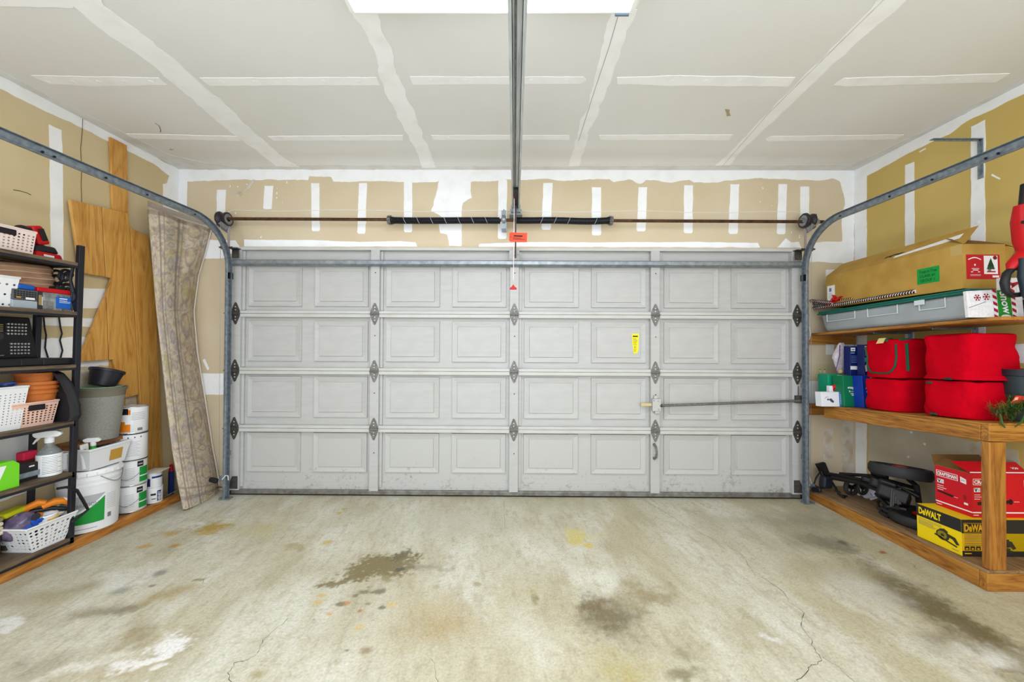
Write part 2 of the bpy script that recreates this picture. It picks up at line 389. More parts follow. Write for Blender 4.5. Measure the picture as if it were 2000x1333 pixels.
floor = struct(link('floor', floor_mesh()), 'stained grey concrete garage floor with cracks')
ceiling = struct(MB().box(-3.2, YR - .1, ZC, 3.2, YB + .1, ZC + .1).build('ceiling', PAPER_C), 'unpainted drywall ceiling with taped seams')
wall_left = struct(MB().box(XL - .1, YR, 0, XL, YB, ZC).build('wall_left', PAPER_L), 'bare drywall left wall with taped joints')
wall_right = struct(MB().box(XR, YR, 0, XR + .1, YB, ZC).build('wall_right', PAPER_R), 'bare drywall right wall with taped joints, toned darker for shade')
wb = MB()
wb.box(XL - .1, YB, 0, -2.41, YB + .1, ZC); wb.box(2.41, YB, 0, XR + .1, YB + .1, ZC); wb.box(-2.41, YB, 2.09, 2.41, YB + .1, ZC)
wall_back = struct(wb.build('wall_back', PAPER_B), 'bare drywall wall around and above the garage door')

PLANES = {'L': ('X', XL, wall_left, (1, 0, 0)), 'R': ('X', XR, wall_right, (-1, 0, 0)), 'B': ('Y', YB, wall_back, (0, -1, 0)), 'C': ('Z', ZC, ceiling, (0, 0, -1)), 'F': ('Z', 0, floor, (0, 0, 1))}
_seed = [0]
def patch(pl, px, amp=.005, th=.0015, m=None, step=.03, name='joint_compound'):
    ax, val, parent, n = PLANES[pl]; _seed[0] += 1
    P = [at(u, v, **{ax: val}) for u, v in px]
    to2 = {'X': lambda p: (p.y, p.z), 'Y': lambda p: (p.x, p.z), 'Z': lambda p: (p.x, p.y)}[ax]
    to3 = {'X': lambda q: (val, q[0], q[1]), 'Y': lambda q: (q[0], val, q[1]), 'Z': lambda q: (q[0], q[1], val)}[ax]
    pts = rag([to2(p) for p in P], step, amp, _seed[0]) if amp else [to2(p) for p in P]
    if ax == 'X': lim = (lambda q: (min(q[0], YB - .001), min(q[1], ZC - .001)))
    elif ax == 'Y': lim = (lambda q: (min(max(q[0], XL + .001), XR - .001), min(q[1], ZC - .001)))
    else: lim = (lambda q: (min(max(q[0], XL + .001), XR - .001), min(q[1], YB - .001)))
    return MB().slab([to3(lim(q)) for q in pts], Vector(n) * (th + .00013 * (_seed[0] % 9))).build(name, m or MUD, parent)
def strip(pl, u0, v0, u1, v1, **k): return patch(pl, [(u0, v1), (u1, v1), (u1, v0), (u0, v0)], **k)

# header wall: band under the ceiling, ragged below
low = [(366, 355), (415, 353), (480, 351), (539, 351), (581, 353), (602, 352), (604, 345), (647, 346), (651, 355), (700, 355), (760, 355), (805, 356), (858, 354),
       (847, 402), (842, 412), (857, 420), (870, 430), (857, 437), (860, 455), (872, 458), (877, 481), (901, 481), (901, 415), (905, 397), (922, 387), (920, 356),
       (985, 352), (1060, 350), (1100, 354), (1142, 351), (1190, 350), (1199, 357), (1230, 351), (1250, 359), (1262, 351), (1310, 357), (1346, 351), (1355, 357), (1400, 357), (1415, 353), (1484, 348),
       (1565, 352), (1610, 352), (1628, 350), (1640, 355), (1648, 380), (1650, 400), (1644, 430), (1645, 472), (1600, 474), (1581, 478), (1581, 512), (1648, 514), (1668, 514)]
patch('B', [(349, 331), (349, 410), (366, 405)] + low + [(1668, 331)], amp=.006, step=.02)
for u0, v0, u1, v1 in [(424, 371, 441, 412), (516, 363, 533, 406), (608, 358, 624, 449), (700, 358, 716, 454), (789, 352, 805, 451), (973, 352, 990, 464), (1060, 358, 1078, 446), (1156, 366, 1174, 457),
                       (1246, 366, 1263, 449), (1336, 362, 1353, 453), (1425, 360, 1443, 454), (1519, 360, 1536, 455), (1563, 365, 1580, 424)]:
    s_ = random.uniform(-2.5, 2.5)
    patch('B', [(u0 + s_, v1), (u0 + 2 + s_, v1 + 3), (u1 - 2 + s_, v1 + 3), (u1 + s_, v1), (u1 - s_ * .5, v0), (u0 - s_ * .5, v0)], amp=.003, th=.002)
    for k in range(3 if v1 > 440 else 2):
        p = at((u0 + u1) / 2 + s_ * .5, v0 + 14 + k * (30 if v1 > 440 else 20), Y=YB)
        MB().lathe([(.011, 0), (.009, .0012)], 10, (p.x, 0, p.z), 'Y').build('screw_spot', MUD, wall_back).location = (0, YB - .0034, 0)
patch('B', [(477, 482), (815, 482), (812, 474), (780, 471), (700, 473), (600, 469), (520, 469), (477, 468)], amp=.002)
patch('B', [(935, 482), (1484, 484), (1480, 475), (1350, 473), (1150, 474), (1040, 473), (936, 477)], amp=.003)
patch('B', [(349, 505), (436, 505), (470, 484), (460, 470), (349, 468)], amp=.004)
patch('B', [(349, 771), (437, 771), (437, 730), (349, 728)], amp=.003)
patch('B', [(1518, 484), (1566, 485), (1560, 472), (1545, 474), (1535, 466), (1524, 478)], amp=.004)
patch('B', [(400, 701), (409, 721), (405, 724), (396, 704)], amp=.004)
strip('B', 1613, 527, 1631, 545); strip('B', 1613, 662, 1629, 693, amp=.003)
strip('B', 1645, 512, 1667, 700, amp=.003); strip('B', 1581, 745, 1622, 789); strip('B', 1608, 838, 1627, 900, amp=.008, m=MUD_THIN); strip('B', 1644, 800, 1666, 926, amp=.004, m=MUD_THIN)
for k in range(26):   # flecks of compound flicked on the paper
    u, v = random.choice([(random.uniform(440, 560), random.uniform(355, 470)), (random.uniform(1470, 1600), random.uniform(355, 470))])
    patch('B', [(u, v), (u + random.uniform(1, 4), v + random.uniform(-1, 1)), (u + random.uniform(0, 3), v - random.uniform(1, 5))], amp=0, th=.0008)
patch('B', [(455, 378), (470, 384), (490, 368), (500, 352), (494, 350), (484, 364), (470, 374), (452, 370)], amp=.008, m=MUD_THIN)
# left wall
patch('L', [(-40, 127), (-40, 196), (0, 174), (90, 218), (160, 250), (215, 278), (300, 320), (331, 344), (326, 358), (318, 360), (318, 415), (349, 425), (349, 331), (160, 230)], amp=.006)
patch('L', [(99, 520), (124, 520), (122, 300), (120, 254), (95, 243), (97, 300)], amp=.002)
patch('L', [(-60, 556), (-60, 600), (235, 603), (240, 566)], amp=.004); patch('L', [(-60, 622), (-60, 632), (220, 640), (220, 622)], amp=.004); patch('L', [(-60, 690), (-60, 724), (230, 712), (210, 655), (100, 660)], amp=.01)
patch('L', [(-60, 800), (-60, 1000), (64, 960), (66, 820)], amp=.01); patch('L', [(150, 720), (150, 860), (260, 800), (255, 725)], amp=.02, m=MUD_THIN)
c_ = [at(u, v, X=XL) + Vector((.001, 0, 0)) for u, v in [(161, 232), (160, 260), (157, 290), (159, 330), (158, 360), (159, 395)]]
MB().tube(c_, .0022, 5).build('hairline_crack', PENCIL, wall_left)
c_ = [at(u, v, X=XL) + Vector((.001, 0, 0)) for u, v in [(26, 371), (38, 373), (52, 377), (60, 381)]]
MB().tube(c_, .002, 5).build('hairline_crack', DARK, wall_left)
# right wall
patch('R', [(1668, 331), (1668, 345), (1692, 345), (1728, 325), (1810, 282), (1855, 262), (1890, 237), (1940, 214), (2000, 183), (2060, 155), (2060, 132), (1990, 168)], amp=.006)
strip('R', 1669, 340, 1693, 1000, amp=.004)
patch('R', [(1768, 700), (1786, 700), (1786, 316), (1768, 323)], amp=.002, th=.002); patch('R', [(1897, 700), (1925, 700), (1924, 234), (1897, 248)], amp=.003, th=.002)
for u, v in [(1777, 334), (1777, 423), (1777, 482), (1911, 435), (1911, 366)]:
    p = at(u, v, X=XR); MB().lathe([(.013, -.0034), (.01, -.0046)], 10, (0, p.y, p.z), 'X').build('screw_spot', MUD, wall_right).location = (XR, 0, 0)
patch('R', [(1696, 826), (1696, 1010), (1780, 1030), (1990, 1100), (1990, 880), (1900, 862), (1800, 842)], amp=.01, th=.0006, m=PALE_GREY)  # paler, greyer area of the wall below the bench
patch('R', [(1940, 709), (2070, 712), (2070, 668), (1940, 674)], amp=.004); patch('R', [(1890, 890), (1920, 905), (1920, 862), (1892, 864)], amp=.006, m=MUD_THIN)
for u, v in [(1806, 868), (1774, 893), (1780, 845)]:
    p = at(u, v, X=XR); MB().lathe([(.011, -.0002), (.008, -.0016)], 10, (0, p.y, p.z), 'X').build('screw_spot', MUD, wall_right).location = (XR, 0, 0)
patch('R', [(1938, 340), (1955, 349), (1952, 351), (1936, 343)], amp=.001); patch('R', [(1795, 296), (1808, 289), (1809, 291), (1797, 298)], amp=.001)
# ceiling
patch('C', [(100, -20), (128, 0), (165, 30), (215, 70), (262, 100), (345, 170), (400, 215), (450, 258), (500, 292), (540, 325), (586, 326), (560, 312), (500, 262), (440, 205), (395, 165), (355, 128), (325, 104), (300, 82), (236, 36), (205, 12), (190, -20)], amp=.012)
patch('C', [(686, 20), (712, 60), (735, 112), (752, 180), (775, 225), (800, 268), (818, 310), (824, 327), (852, 327), (838, 295), (822, 250), (800, 200), (782, 150), (765, 100), (745, 40), (735, 20)], amp=.014)
patch('C', [(1195, 20), (1178, 70), (1172, 110), (1160, 160), (1146, 210), (1128, 262), (1110, 327), (1130, 327), (1140, 290), (1158, 240), (1180, 190), (1200, 130), (1214, 90), (1232, 50), (1244, 20)], amp=.012)
patch('C', [(1730, -20), (1700, 20), (1640, 78), (1580, 138), (1530, 190), (1480, 240), (1438, 284), (1394, 327), (1422, 327), (1450, 292), (1500, 246), (1560, 190), (1600, 150), (1660, 96), (1712, 50), (1748, 22), (1790, -20)], amp=.008)
MB().tube([at(u, v, Z=ZC) + Vector((0, 0, -.002)) for u, v in [(1740, -15), (1640, 83), (1500, 222), (1410, 325)]], .0025, 5).build('seam_ridge', MUD_THIN, ceiling)
MB().tube([at(u, v, Z=ZC) + Vector((0, 0, -.002)) for u, v in [(1210, 20), (1190, 90), (1160, 180), (1130, 275)]], .002, 5).build('seam_crack', mat('seam_grey', (176, 172, 168), .9), ceiling)
for q in [[(60, 147), (310, 152), (327, 166), (180, 168), (95, 163)], [(390, 152), (735, 151), (742, 166), (410, 167)], [(800, 149), (1140, 150), (1145, 156), (1135, 163), (806, 165)], [(1205, 151), (1330, 147), (1553, 151), (1540, 168), (1320, 167), (1206, 164)],
          [(1628, 166), (1648, 152), (1800, 149), (1972, 143), (1945, 160), (1650, 168)],
          [(243, 261), (463, 266), (471, 275), (262, 270)], [(523, 266), (787, 264), (787, 274), (535, 274)], [(842, 264), (1112, 264), (1113, 273), (846, 273)], [(1170, 264), (1431, 263), (1424, 274), (1172, 273)], [(1495, 272), (1504, 266), (1766, 263), (1750, 272), (1500, 276)],
          [(-60, -30), (150, -30), (142, 15), (60, 12), (-60, 10)]]:
    patch('C', q, amp=.003, th=.0018)
    ua, ub = min(x for x, y in q), max(x for x, y in q); vm = sum(y for x, y in q) / len(q)
    if vm > 20:
        for k in range(5):
            p = at(ua + (ub - ua) * (.12 + .19 * k), vm, Z=ZC); MB().lathe([(.014, .001), (.013, -.0004), (.008, -.0009)], 10, (p.x, p.y, ZC - .0026)).build('screw_spot', MUD, ceiling)
patch('C', [(349, 331), (500, 331), (700, 331), (1000, 331), (1668, 332), (1655, 322), (1500, 322), (1300, 324), (1000, 325), (600, 322), (480, 327), (400, 318), (330, 302), (220, 248), (100, 190), (-30, 122), (-60, 116), (0, 146)], amp=.005, m=MUD_C)
patch('C', [(1668, 332), (1990, 168), (2060, 134), (2060, 120), (1930, 190), (1820, 248), (1720, 296), (1662, 322)], amp=.004, m=MUD_C)
for a, b2 in [((1420, 213), (1424, 226)), ((335, 291), (337, 292))]:
    patch('C', [(a[0] - 4, a[1]), (a[0] + 5, a[1] + 1), (b2[0] + 3, b2[1]), (b2[0] - 5, b2[1] + 1)], amp=.004, m=mat('paper_scuff', (176, 158, 128), .9), name='paper_scuff')
MB().tube([at(u, v, Z=ZC) + Vector((0, 0, -.001)) for u, v in [(303, 240), (311, 246), (314, 254), (313, 258)]], .002, 4).build('scuff_line', PENCIL, ceiling)
# the same joints carried on towards and past the camera
def wpatch(pl, pts, amp=.006, th=.001):
    ax, val, parent, n = PLANES[pl]; _seed[0] += 1
    to3 = {'X': lambda q: (val, q[0], q[1]), 'Z': lambda q: (q[0], q[1], val)}[ax]
    return MB().slab([to3(q) for q in rag(pts, .04, amp, _seed[0])], Vector(n) * th).build('joint_compound', MUD, parent)
for i in range(4):
    x = -1.952 + 1.2192 * i; wpatch('C', [(x - .1, YR), (x + .1, YR), (x + .09, 1.66), (x - .09, 1.66)], .012)
for y in (.987, .377):
    for x0, x1 in ((-2.85, -2.15), (-1.75, -.95), (-.55, .28), (.66, 1.5), (1.9, 2.8)): wpatch('C', [(x0, y - .03), (x1, y - .03), (x1, y + .03), (x0, y + .03)], .004)
wpatch('L', [(YR, ZC - .1), (1.72, ZC - .1), (1.72, ZC), (YR, ZC)]); wpatch('R', [(YR, ZC - .08), (1.78, ZC - .08), (1.78, ZC), (YR, ZC)])
for k in range(2, 9): wpatch('R', [(2.861 - .4064 * k - .04, 1.3), (2.861 - .4064 * k + .04, 1.3), (2.861 - .4064 * k + .04, 2.62), (2.861 - .4064 * k - .04, 2.62)], .004)
for k in range(1, 8): wpatch('L', [(2.43 - .4064 * k - .04, 1.3), (2.43 - .4064 * k + .04, 1.3), (2.43 - .4064 * k + .04, 2.6), (2.43 - .4064 * k - .04, 2.6)], .004)
wpatch('R', [(YR, 1.2), (1.9, 1.2), (1.9, 1.28), (YR, 1.28)]); wpatch('L', [(YR, 1.36), (1.6, 1.36), (1.6, 1.46), (YR, 1.46)])
# cracks of the floor slab
CRK = [([(1255, 977), (1300, 1002), (1342, 1030), (1387, 1051), (1447, 1081), (1475, 1124), (1500, 1135)], .0012), ([(1500, 1135), (1524, 1152), (1541, 1177), (1571, 1198), (1562, 1219), (1580, 1243), (1590, 1268), (1606, 1292), (1580, 1303), (1578, 1312), (1559, 1331), (1552, 1345)], .0017),
       ([(1562, 1219), (1592, 1240)], .0008), ([(1606, 1285), (1640, 1305), (1672, 1336)], .0008), ([(563, 1207), (545, 1225), (515, 1250), (505, 1275), (485, 1290), (460, 1295), (447, 1315), (450, 1340)], .0016),
       ([(800, 972), (772, 982), (756, 996), (740, 1012), (715, 1030)], .001), ([(985, 975), (984, 1005), (986, 1030)], .001), ([(845, 1290), (852, 1320), (856, 1345)], .0009), ([(1780, 1100), (1790, 1112)], .0015), ([(395, 1140), (405, 1122), (420, 1118)], .0012)]
for pts, r in CRK:
    P = []
    for (a, b2) in zip(pts[:-1], pts[1:]):
        for k in range(4):
            q = at(a[0] + (b2[0] - a[0]) * k / 4, a[1] + (b2[1] - a[1]) * k / 4, Z=0)
            P.append(q + Vector((random.uniform(-.006, .006), random.uniform(-.004, .004), .0002)))
    P.append(at(*pts[-1], Z=0))
    L_ = []; R_ = []
    for i, p in enumerate(P):
        d = (P[min(i + 1, len(P) - 1)] - P[max(i - 1, 0)]).normalized(); nrm = Vector((-d.y, d.x, 0)); rr = r * random.uniform(.2, .8)
        L_.append(p + nrm * rr); R_.append(p - nrm * rr)
    mb = MB()
    for p in L_ + R_: p.z = .0008
    k = len(P); mb.add(L_ + R_, [(i, i + 1, k + i + 1, k + i) for i in range(k - 1)]); mb.build('floor_crack', DARK, floor, fix=False)

# ---------------------------------------------------------------- garage door
DY = 3.212                                   # face of its stiles and rails
DOORW = mat('door_enamel', (185, 184, 182), .45, col2=(176, 175, 172), scale=6, bump=.05, bscale=60, stretch=(1, 1, 5), detail=5, lo=.35, hi=.8)
def dirty_door():
    "enamel with grime splashed near the floor"
    m = bpy.data.materials.new('door_enamel_grimy'); m.use_nodes = True; nt = m.node_tree; N = nt.nodes; L = nt.links; b = N['Principled BSDF']
    tc = N.new('ShaderNodeNewGeometry'); n = N.new('ShaderNodeTexNoise'); n.inputs['Scale'].default_value = 34; n.inputs['Detail'].default_value = 7; n.inputs['Roughness'].default_value = .72
    L.new(tc.outputs['Position'], n.inputs['Vector'])
    n2 = N.new('ShaderNodeTexNoise'); n2.inputs['Scale'].default_value = 5; n2.inputs['Detail'].default_value = 3; L.new(tc.outputs['Position'], n2.inputs['Vector'])
    sp = N.new('ShaderNodeSeparateXYZ'); L.new(tc.outputs['Position'], sp.inputs[0])
    h = N.new('ShaderNodeMapRange'); h.inputs['From Min'].default_value = .05; h.inputs['From Max'].default_value = .5; h.inputs['To Min'].default_value = .11; h.inputs['To Max'].default_value = -.12
    L.new(sp.outputs['Z'], h.inputs['Value'])
    a = N.new('ShaderNodeMath'); a.operation = 'ADD'; L.new(n.outputs['Fac'], a.inputs[0]); L.new(h.outputs[0], a.inputs[1])
    a2 = N.new('ShaderNodeMath'); a2.operation = 'MULTIPLY_ADD'; a2.inputs[1].default_value = .3; L.new(n2.outputs['Fac'], a2.inputs[0]); L.new(a.outputs[0], a2.inputs[2])
    r = N.new('ShaderNodeMapRange'); r.inputs['From Min'].default_value = .77; r.inputs['From Max'].default_value = .97; L.new(a2.outputs[0], r.inputs['Value'])
    x = N.new('ShaderNodeMix'); x.data_type = 'RGBA'; x.inputs['A'].default_value = (*lin((183, 182, 179)), 1); x.inputs['B'].default_value = (*lin((134, 126, 112)), 1)
    L.new(r.outputs[0], x.inputs['Factor']); L.new(x.outputs['Result'], b.inputs['Base Color']); b.inputs['Roughness'].default_value = .5
    return m
DOORD = dirty_door()
RAILM = mat('door_rail_cream', (193, 193, 189), .5, col2=(182, 181, 174), scale=18, stretch=(.3, 1, 1), lo=.45, hi=.8)
GALV = mat('galvanised_steel', (150, 156, 160), .34, .5, col2=(122, 130, 136), scale=22, detail=4)
GALVB = mat('galvanised_bright', (150, 160, 170), .3, .55, col2=(120, 132, 144), scale=40)
HINGE = mat('hinge_steel', (126, 125, 122), .45, .35, col2=(100, 98, 94), scale=60)
HINGED = mat('hinge_tarnished', (86, 84, 80), .5, .35, col2=(68, 65, 60), scale=60)
RUBBER = mat('black_rubber', (26, 28, 30), .6)
BLACK = mat('black_plastic', (24, 24, 28), .45)
STEELD = mat('oiled_black_steel', (34, 34, 40), .4, .4)
RUST = mat('rusty_steel', (92, 62, 40), .5, .35, col2=(62, 40, 26), scale=30)
ALU = mat('aluminium_strip', (150, 148, 144), .4, .7, col2=(122, 118, 112), scale=20)
SCREW = mat('screw_zinc', (190, 188, 182), .35, .8)
WHITE = mat('white_plastic', (236, 236, 238), .4)
REDP = mat('red_plastic', (188, 6, 18), .4)

def yz(v, u=730): return at(u, v, Y=DY).z
ZJ = [yz(961), yz(838.5, 730), yz(725.5, 730), yz(613.5, 730), 2.128]
STX = [at(u, 725, Y=DY).x for u in (459, 731, 1004, 1280, 1557)]
DW0, DW1 = at(450, 725, Y=DY).x, at(1567, 725, Y=DY).x
door = thing('door_1', 'white sectional garage door with raised panels, closed', 'garage door', (0, DY, 0)); struct(door)
del door['category']
SKY = .043                                   # skin behind the face of the rails
def panel_mesh(w, h):
    mb = MB(); rings = [(0, 0), (.003, -.013), (.009, -.013), (.045, -.005), (.049, -.014), (.055, -.014)]
    vs = []
    for ins, dy in rings:
        vs += [(ins, dy, ins), (w - ins, dy, ins), (w - ins, dy, h - ins), (ins, dy, h - ins)]
    fs = []
    for i in range(len(rings) - 1):
        for j in range(4): fs.append((i * 4 + j, i * 4 + (j + 1) % 4, i * 4 + 4 + (j + 1) % 4, i * 4 + 4 + j))
    n = (len(rings) - 1) * 4; fs.append((n, n + 1, n + 2, n + 3))
    mb.add(vs, fs); return mb
def diamond(mb, x, z, w, h, up, y0, th):
    s = 1 if up else -1
    pts = [(-w / 2, 0), (w / 2, 0), (w / 2, .018), (w * .12, h * .92), (0, h), (-w * .12, h * .92), (-w / 2, .018)]
    mb.prism(pts, (x, y0, z), (1, 0, 0), (0, 0, s), (0, -th, 0))
def make_hinge(parent, x, z, end=0, dark=False):
    mb = MB()
    diamond(mb, x, z + .004, .074, .092, True, -.0005, .004); diamond(mb, x, z - .004, .074, .092, False, -.0005, .004)
    mb.rod((x - .036, -.010, z), (x + .036, -.010, z), .0085, 10)
    if end:
        mb.rod((x, -.018, z), (x + end * .085, -.018, z), .006, 8); mb.box(x - .03, -.024, z - .012, x + .03, -.003, z + .012)
    h = mb.build('hinge', HINGED if dark else HINGE, parent)
    sc = MB()
    for dz in (.03, .055, -.03, -.055): sc.lathe([(.0065, 0), (.0065, -.003), (.003, -.0045)], 6, (x, -.0035, z + dz), 'Y')
    s2 = sc.build('hinge_screws', SCREW, parent); s2['kind'] = 'stuff'
    return h
panel_cache = {}
for si in range(4):
    z0, z1 = ZJ[si], ZJ[si + 1]
    body = DOORD if si == 0 else DOORW
    sec = MB().box(DW0, SKY, z0, DW1, SKY + .012, z1).build('door_section', body, door)
    # rails above and below
    rb, rt = (.026, .030) if si < 3 else (.026, .022)
    if si == 0: rb = .012
    for za, zb in ((z0 + .001, z0 + rb), (z1 - rt, z1 - .001)):
        if si == 0 and za < .1:
            MB().box(DW0, SKY - .006, z0 + .001, DW1, SKY, z0 + .062).build('rail', DOORD, sec, bevel=.002)
        else: MB().box(DW0, .004, za, DW1, SKY, zb).build('rail', RAILM, sec, bevel=.003)
    # stiles
    for i, sx in enumerate(STX):
        ww = .038 if 0 < i < 4 else .040
        st = MB().box(sx - ww, .0, z0 + .003, sx + ww, SKY, z1 - .003).build('stile', DOORW, sec, bevel=.002)
        for k in (.3, .55, .8):
            pass
    ph0, ph1 = {0: (at(730, 926, Y=DY).z, at(730, 848, Y=DY).z), 1: (at(730, 818, Y=DY).z, at(730, 737, Y=DY).z), 2: (at(730, 707.5, Y=DY).z, at(730, 627, Y=DY).z), 3: (at(730, 599, Y=DY).z, at(730, 519, Y=DY).z)}[si]
    for bay in range(4):
        a, b2 = STX[bay] + .039, STX[bay + 1] - .039
        pw = (b2 - a - .045 - .03 - .108) / 2
        for k in range(2):
            x0 = a + .045 + k * (pw + .108)
            pm = panel_mesh(pw, ph1 - ph0).build('raised_panel', body, sec)
            pm.location = (x0, SKY - .0005, ph0)
        # long return flange beside the stile
        MB().box(a, SKY - .018, z0 + .03, a + .022, SKY, z1 - .03).build('stile_flange', DOORW, sec)
    if si < 3:
        for i, sx in enumerate(STX):
            make_hinge(sec, sx, z1, end=(-1 if i == 0 else 1 if i == 4 else 0), dark=(i in (0, 4)))
    for i in range(1, 4):
        MB().lathe([(.005, 0), (.005, -.001)], 8, (STX[i] + .003, 0, z0 + (z1 - z0) * .62), 'Y').build('bolt_hole', BLACK, sec)
    if si == 3:
        top = sec
    if si == 0:
        bot = sec
# strut across the top section
zs0, zs1 = yz(521), yz(509)
pr = [(0, zs0), (-.018, zs0), (-.05, zs0 + .012), (-.05, zs1 - .012), (-.018, zs1), (0, zs1)]
mb = MB(); xs = (DW0 + .01, DW1 - .01)
mb.add([(x, y, z) for x in xs for y, z in pr], [(i, (i + 1) % 6, 6 + (i + 1) % 6, 6 + i) for i in range(6)] + [tuple(range(6)), tuple(range(6, 12))])
mb.build('strut', GALV, top, bevel=.002)
MB().box(DW0, -.002, yz(489), DW1, SKY, yz(483.5)).build('top_rail', RAILM, top, bevel=.002)
for s, sx in ((-1, DW0), (1, DW1)):      # angled top roller brackets
    mb = MB(); a = sx - s * .005
    mb.slab([(a, -.002, yz(488)), (a - s * .058, -.002, yz(488)), (a - s * .09, -.045, yz(508)), (a - s * .035, -.05, yz(508))], (0, -.004, .004))
    mb.box(min(a, a - s * .075), -.05, yz(489), max(a, a - s * .075), -.002, yz(489) + .006)
    mb.rod((a - s * .02, -.03, yz(486)), (a + s * .09, -.03, yz(486)), .007, 8); mb.lathe([(.02, -.012), (.024, 0), (.02, .012)], 12, (a + s * .055, -.03, yz(486)), 'X')
    mb.build('top_bracket', HINGED, top)
    mb = MB(); x0 = sx
    P = [(0, 0), (.075, 0), (.075, .105), (.03, .105), (0, .04)]
    mb.prism([(x, y) for x, y in P], (x0, -.003, .062), (-s, 0, 0), (0, 0, 1), (0, -.004, 0)); mb.box(x0 - .004, -.035, .062, x0 + .004, 0, .1)
    mb.rod((x0, -.022, .08), (x0 + s * .09, -.022, .08), .006, 8)
    for q in ((.045, .07), (.03, .055), (.035, .03)): mb.lathe([(.006, 0), (.003, -.005)], 6, (x0 - s * q[0], -.007, .062 + q[1]), 'Y')
    mb.build('bottom_bracket', HINGED, bot)
MB().box(DW0 + .01, .01, .014, DW1 - .01, SKY + .02, ZJ[0] + .004).build('bottom_retainer', ALU, door, bevel=.002)
mb = MB(); mb.lathe([(.018, DW0 - .01), (.018, DW1 + .01)], 12, (0, .032, .017), 'X'); mb.build('bottom_seal', RUBBER, door, smooth=True)
# centre operator bracket
mb = MB(); cx = STX[2]
mb.box(cx - .045, -.006, yz(508), cx + .04, -.002, yz(485)); mb.box(cx - .006, -.04, yz(500), cx + .014, -.004, yz(490))
for q in ((-.035, 488), (.03, 488), (-.035, 497), (.03, 497), (-.035, 505), (.03, 505)): mb.lathe([(.005, 0), (.003, -.004)], 6, (cx + q[0], -.006, yz(q[1])), 'Y')
mb.build('operator_bracket', RAILM, door)
# slide lock with its bar, and the lift handle
lx = STX[3]; lz = yz(787)
mb = MB(); mb.box(lx - .034, -.028, lz - .055, lx + .038, -.002, lz + .05); mb.box(lx - .018, -.02, lz + .05, lx + .014, -.004, lz + .075); mb.box(lx - .01, -.022, lz - .075, lx + .03, -.006, lz - .055)
lock = mb.build('slide_lock', mat('zinc_plate', (178, 178, 174), .35, .4), door, bevel=.002)
mb = MB()
for q in ((-.02, .035), (.02, -.04), (.015, .03)): mb.lathe([(.007, 0), (.004, -.005)], 8, (lx + q[0], -.028, lz + q[1]), 'Y')
mb.build('lock_rivets', SCREW, lock)
MB().rod((lx + .03, -.018, lz - .008), (at(1566, 778, Y=DY).x, -.018, yz(777.5)), .011, 10).build('lock_bar', HINGE, door, smooth=True)
MB().rod((lx + .03, -.018, lz - .008), (lx + .05, -.018, lz - .007), .014, 10).build('lock_ferrule', HINGED, door)
MB().box(at(1251, 786, Y=DY).x, -.014, lz - .014, lx - .034, -.006, lz + .012).build('lock_slide_tab', mat('brassy_zinc', (196, 178, 128), .4, .5), door, bevel=.002)
mb = MB(); px_ = at(1540, 778, Y=DY).x
mb.box(at(1549, 0, Y=DY).x, -.024, yz(782), at(1563, 0, Y=DY).x, -.002, yz(768)); mb.rod((at(1556, 0, Y=DY).x, -.006, yz(768)), (at(1556, 0, Y=DY).x, -.006, yz(750)), .003, 6)
mb.build('lock_bar_guide', HINGED, door)
hx = at(1279, 0, Y=DY).x
mb = MB(); mb.tube([(hx - .004, -.004, yz(864)), (hx, -.035, yz(868)), (hx + .006, -.04, yz(878)), (hx + .002, -.035, yz(888)), (hx - .004, -.004, yz(892))], [.012, .009, .008, .009, .012], 8)
mb.build('lift_handle', HINGE, door, smooth=True)
# yellow warning sticker
YEL = mat('sticker_yellow', (240, 222, 30), .5); INK = mat('ink_black', (30, 28, 26), .6)
o = at(1236, 693, Y=DY); pq = Print((o.x, SKY - .0155, o.z), (1, 0, 0), (0, 0, 1)); sw = at(1250, 652, Y=DY).x - o.x; sh = at(1250, 652, Y=DY).z - o.z
pq.poly([(.014, .02), (.02, 0), (.03, .012), (.042, .006), (sw - .006, .03), (sw, sh), (0, sh), (.004, sh * .55)], YEL)
pq.rect(.008, sh * .84, sw - .018, .011, INK, 2); pq.lines(.01, sh * .74, sw - .02, 5, .012, .003, INK); pq.lines(.016, sh * .38, sw - .03, 5, .011, .003, INK, seed=4)
pq.build('warning_sticker', door)
# reddish jamb strips
JAMB = wood('jamb_wood', (150, 112, 90), (128, 88, 70), (96, 62, 50), 'Z')
for n_, s in (('trim_1', -1), ('trim_2', 1)):
    a = (DW0 if s < 0 else DW1) + s * .004; o_ = MB().box(min(a, a + s * .03), 3.27, 0, max(a, a + s * .03), YB - .002, 2.05).build(n_, JAMB); struct(o_, 'reddish wooden jamb strip beside the garage door')

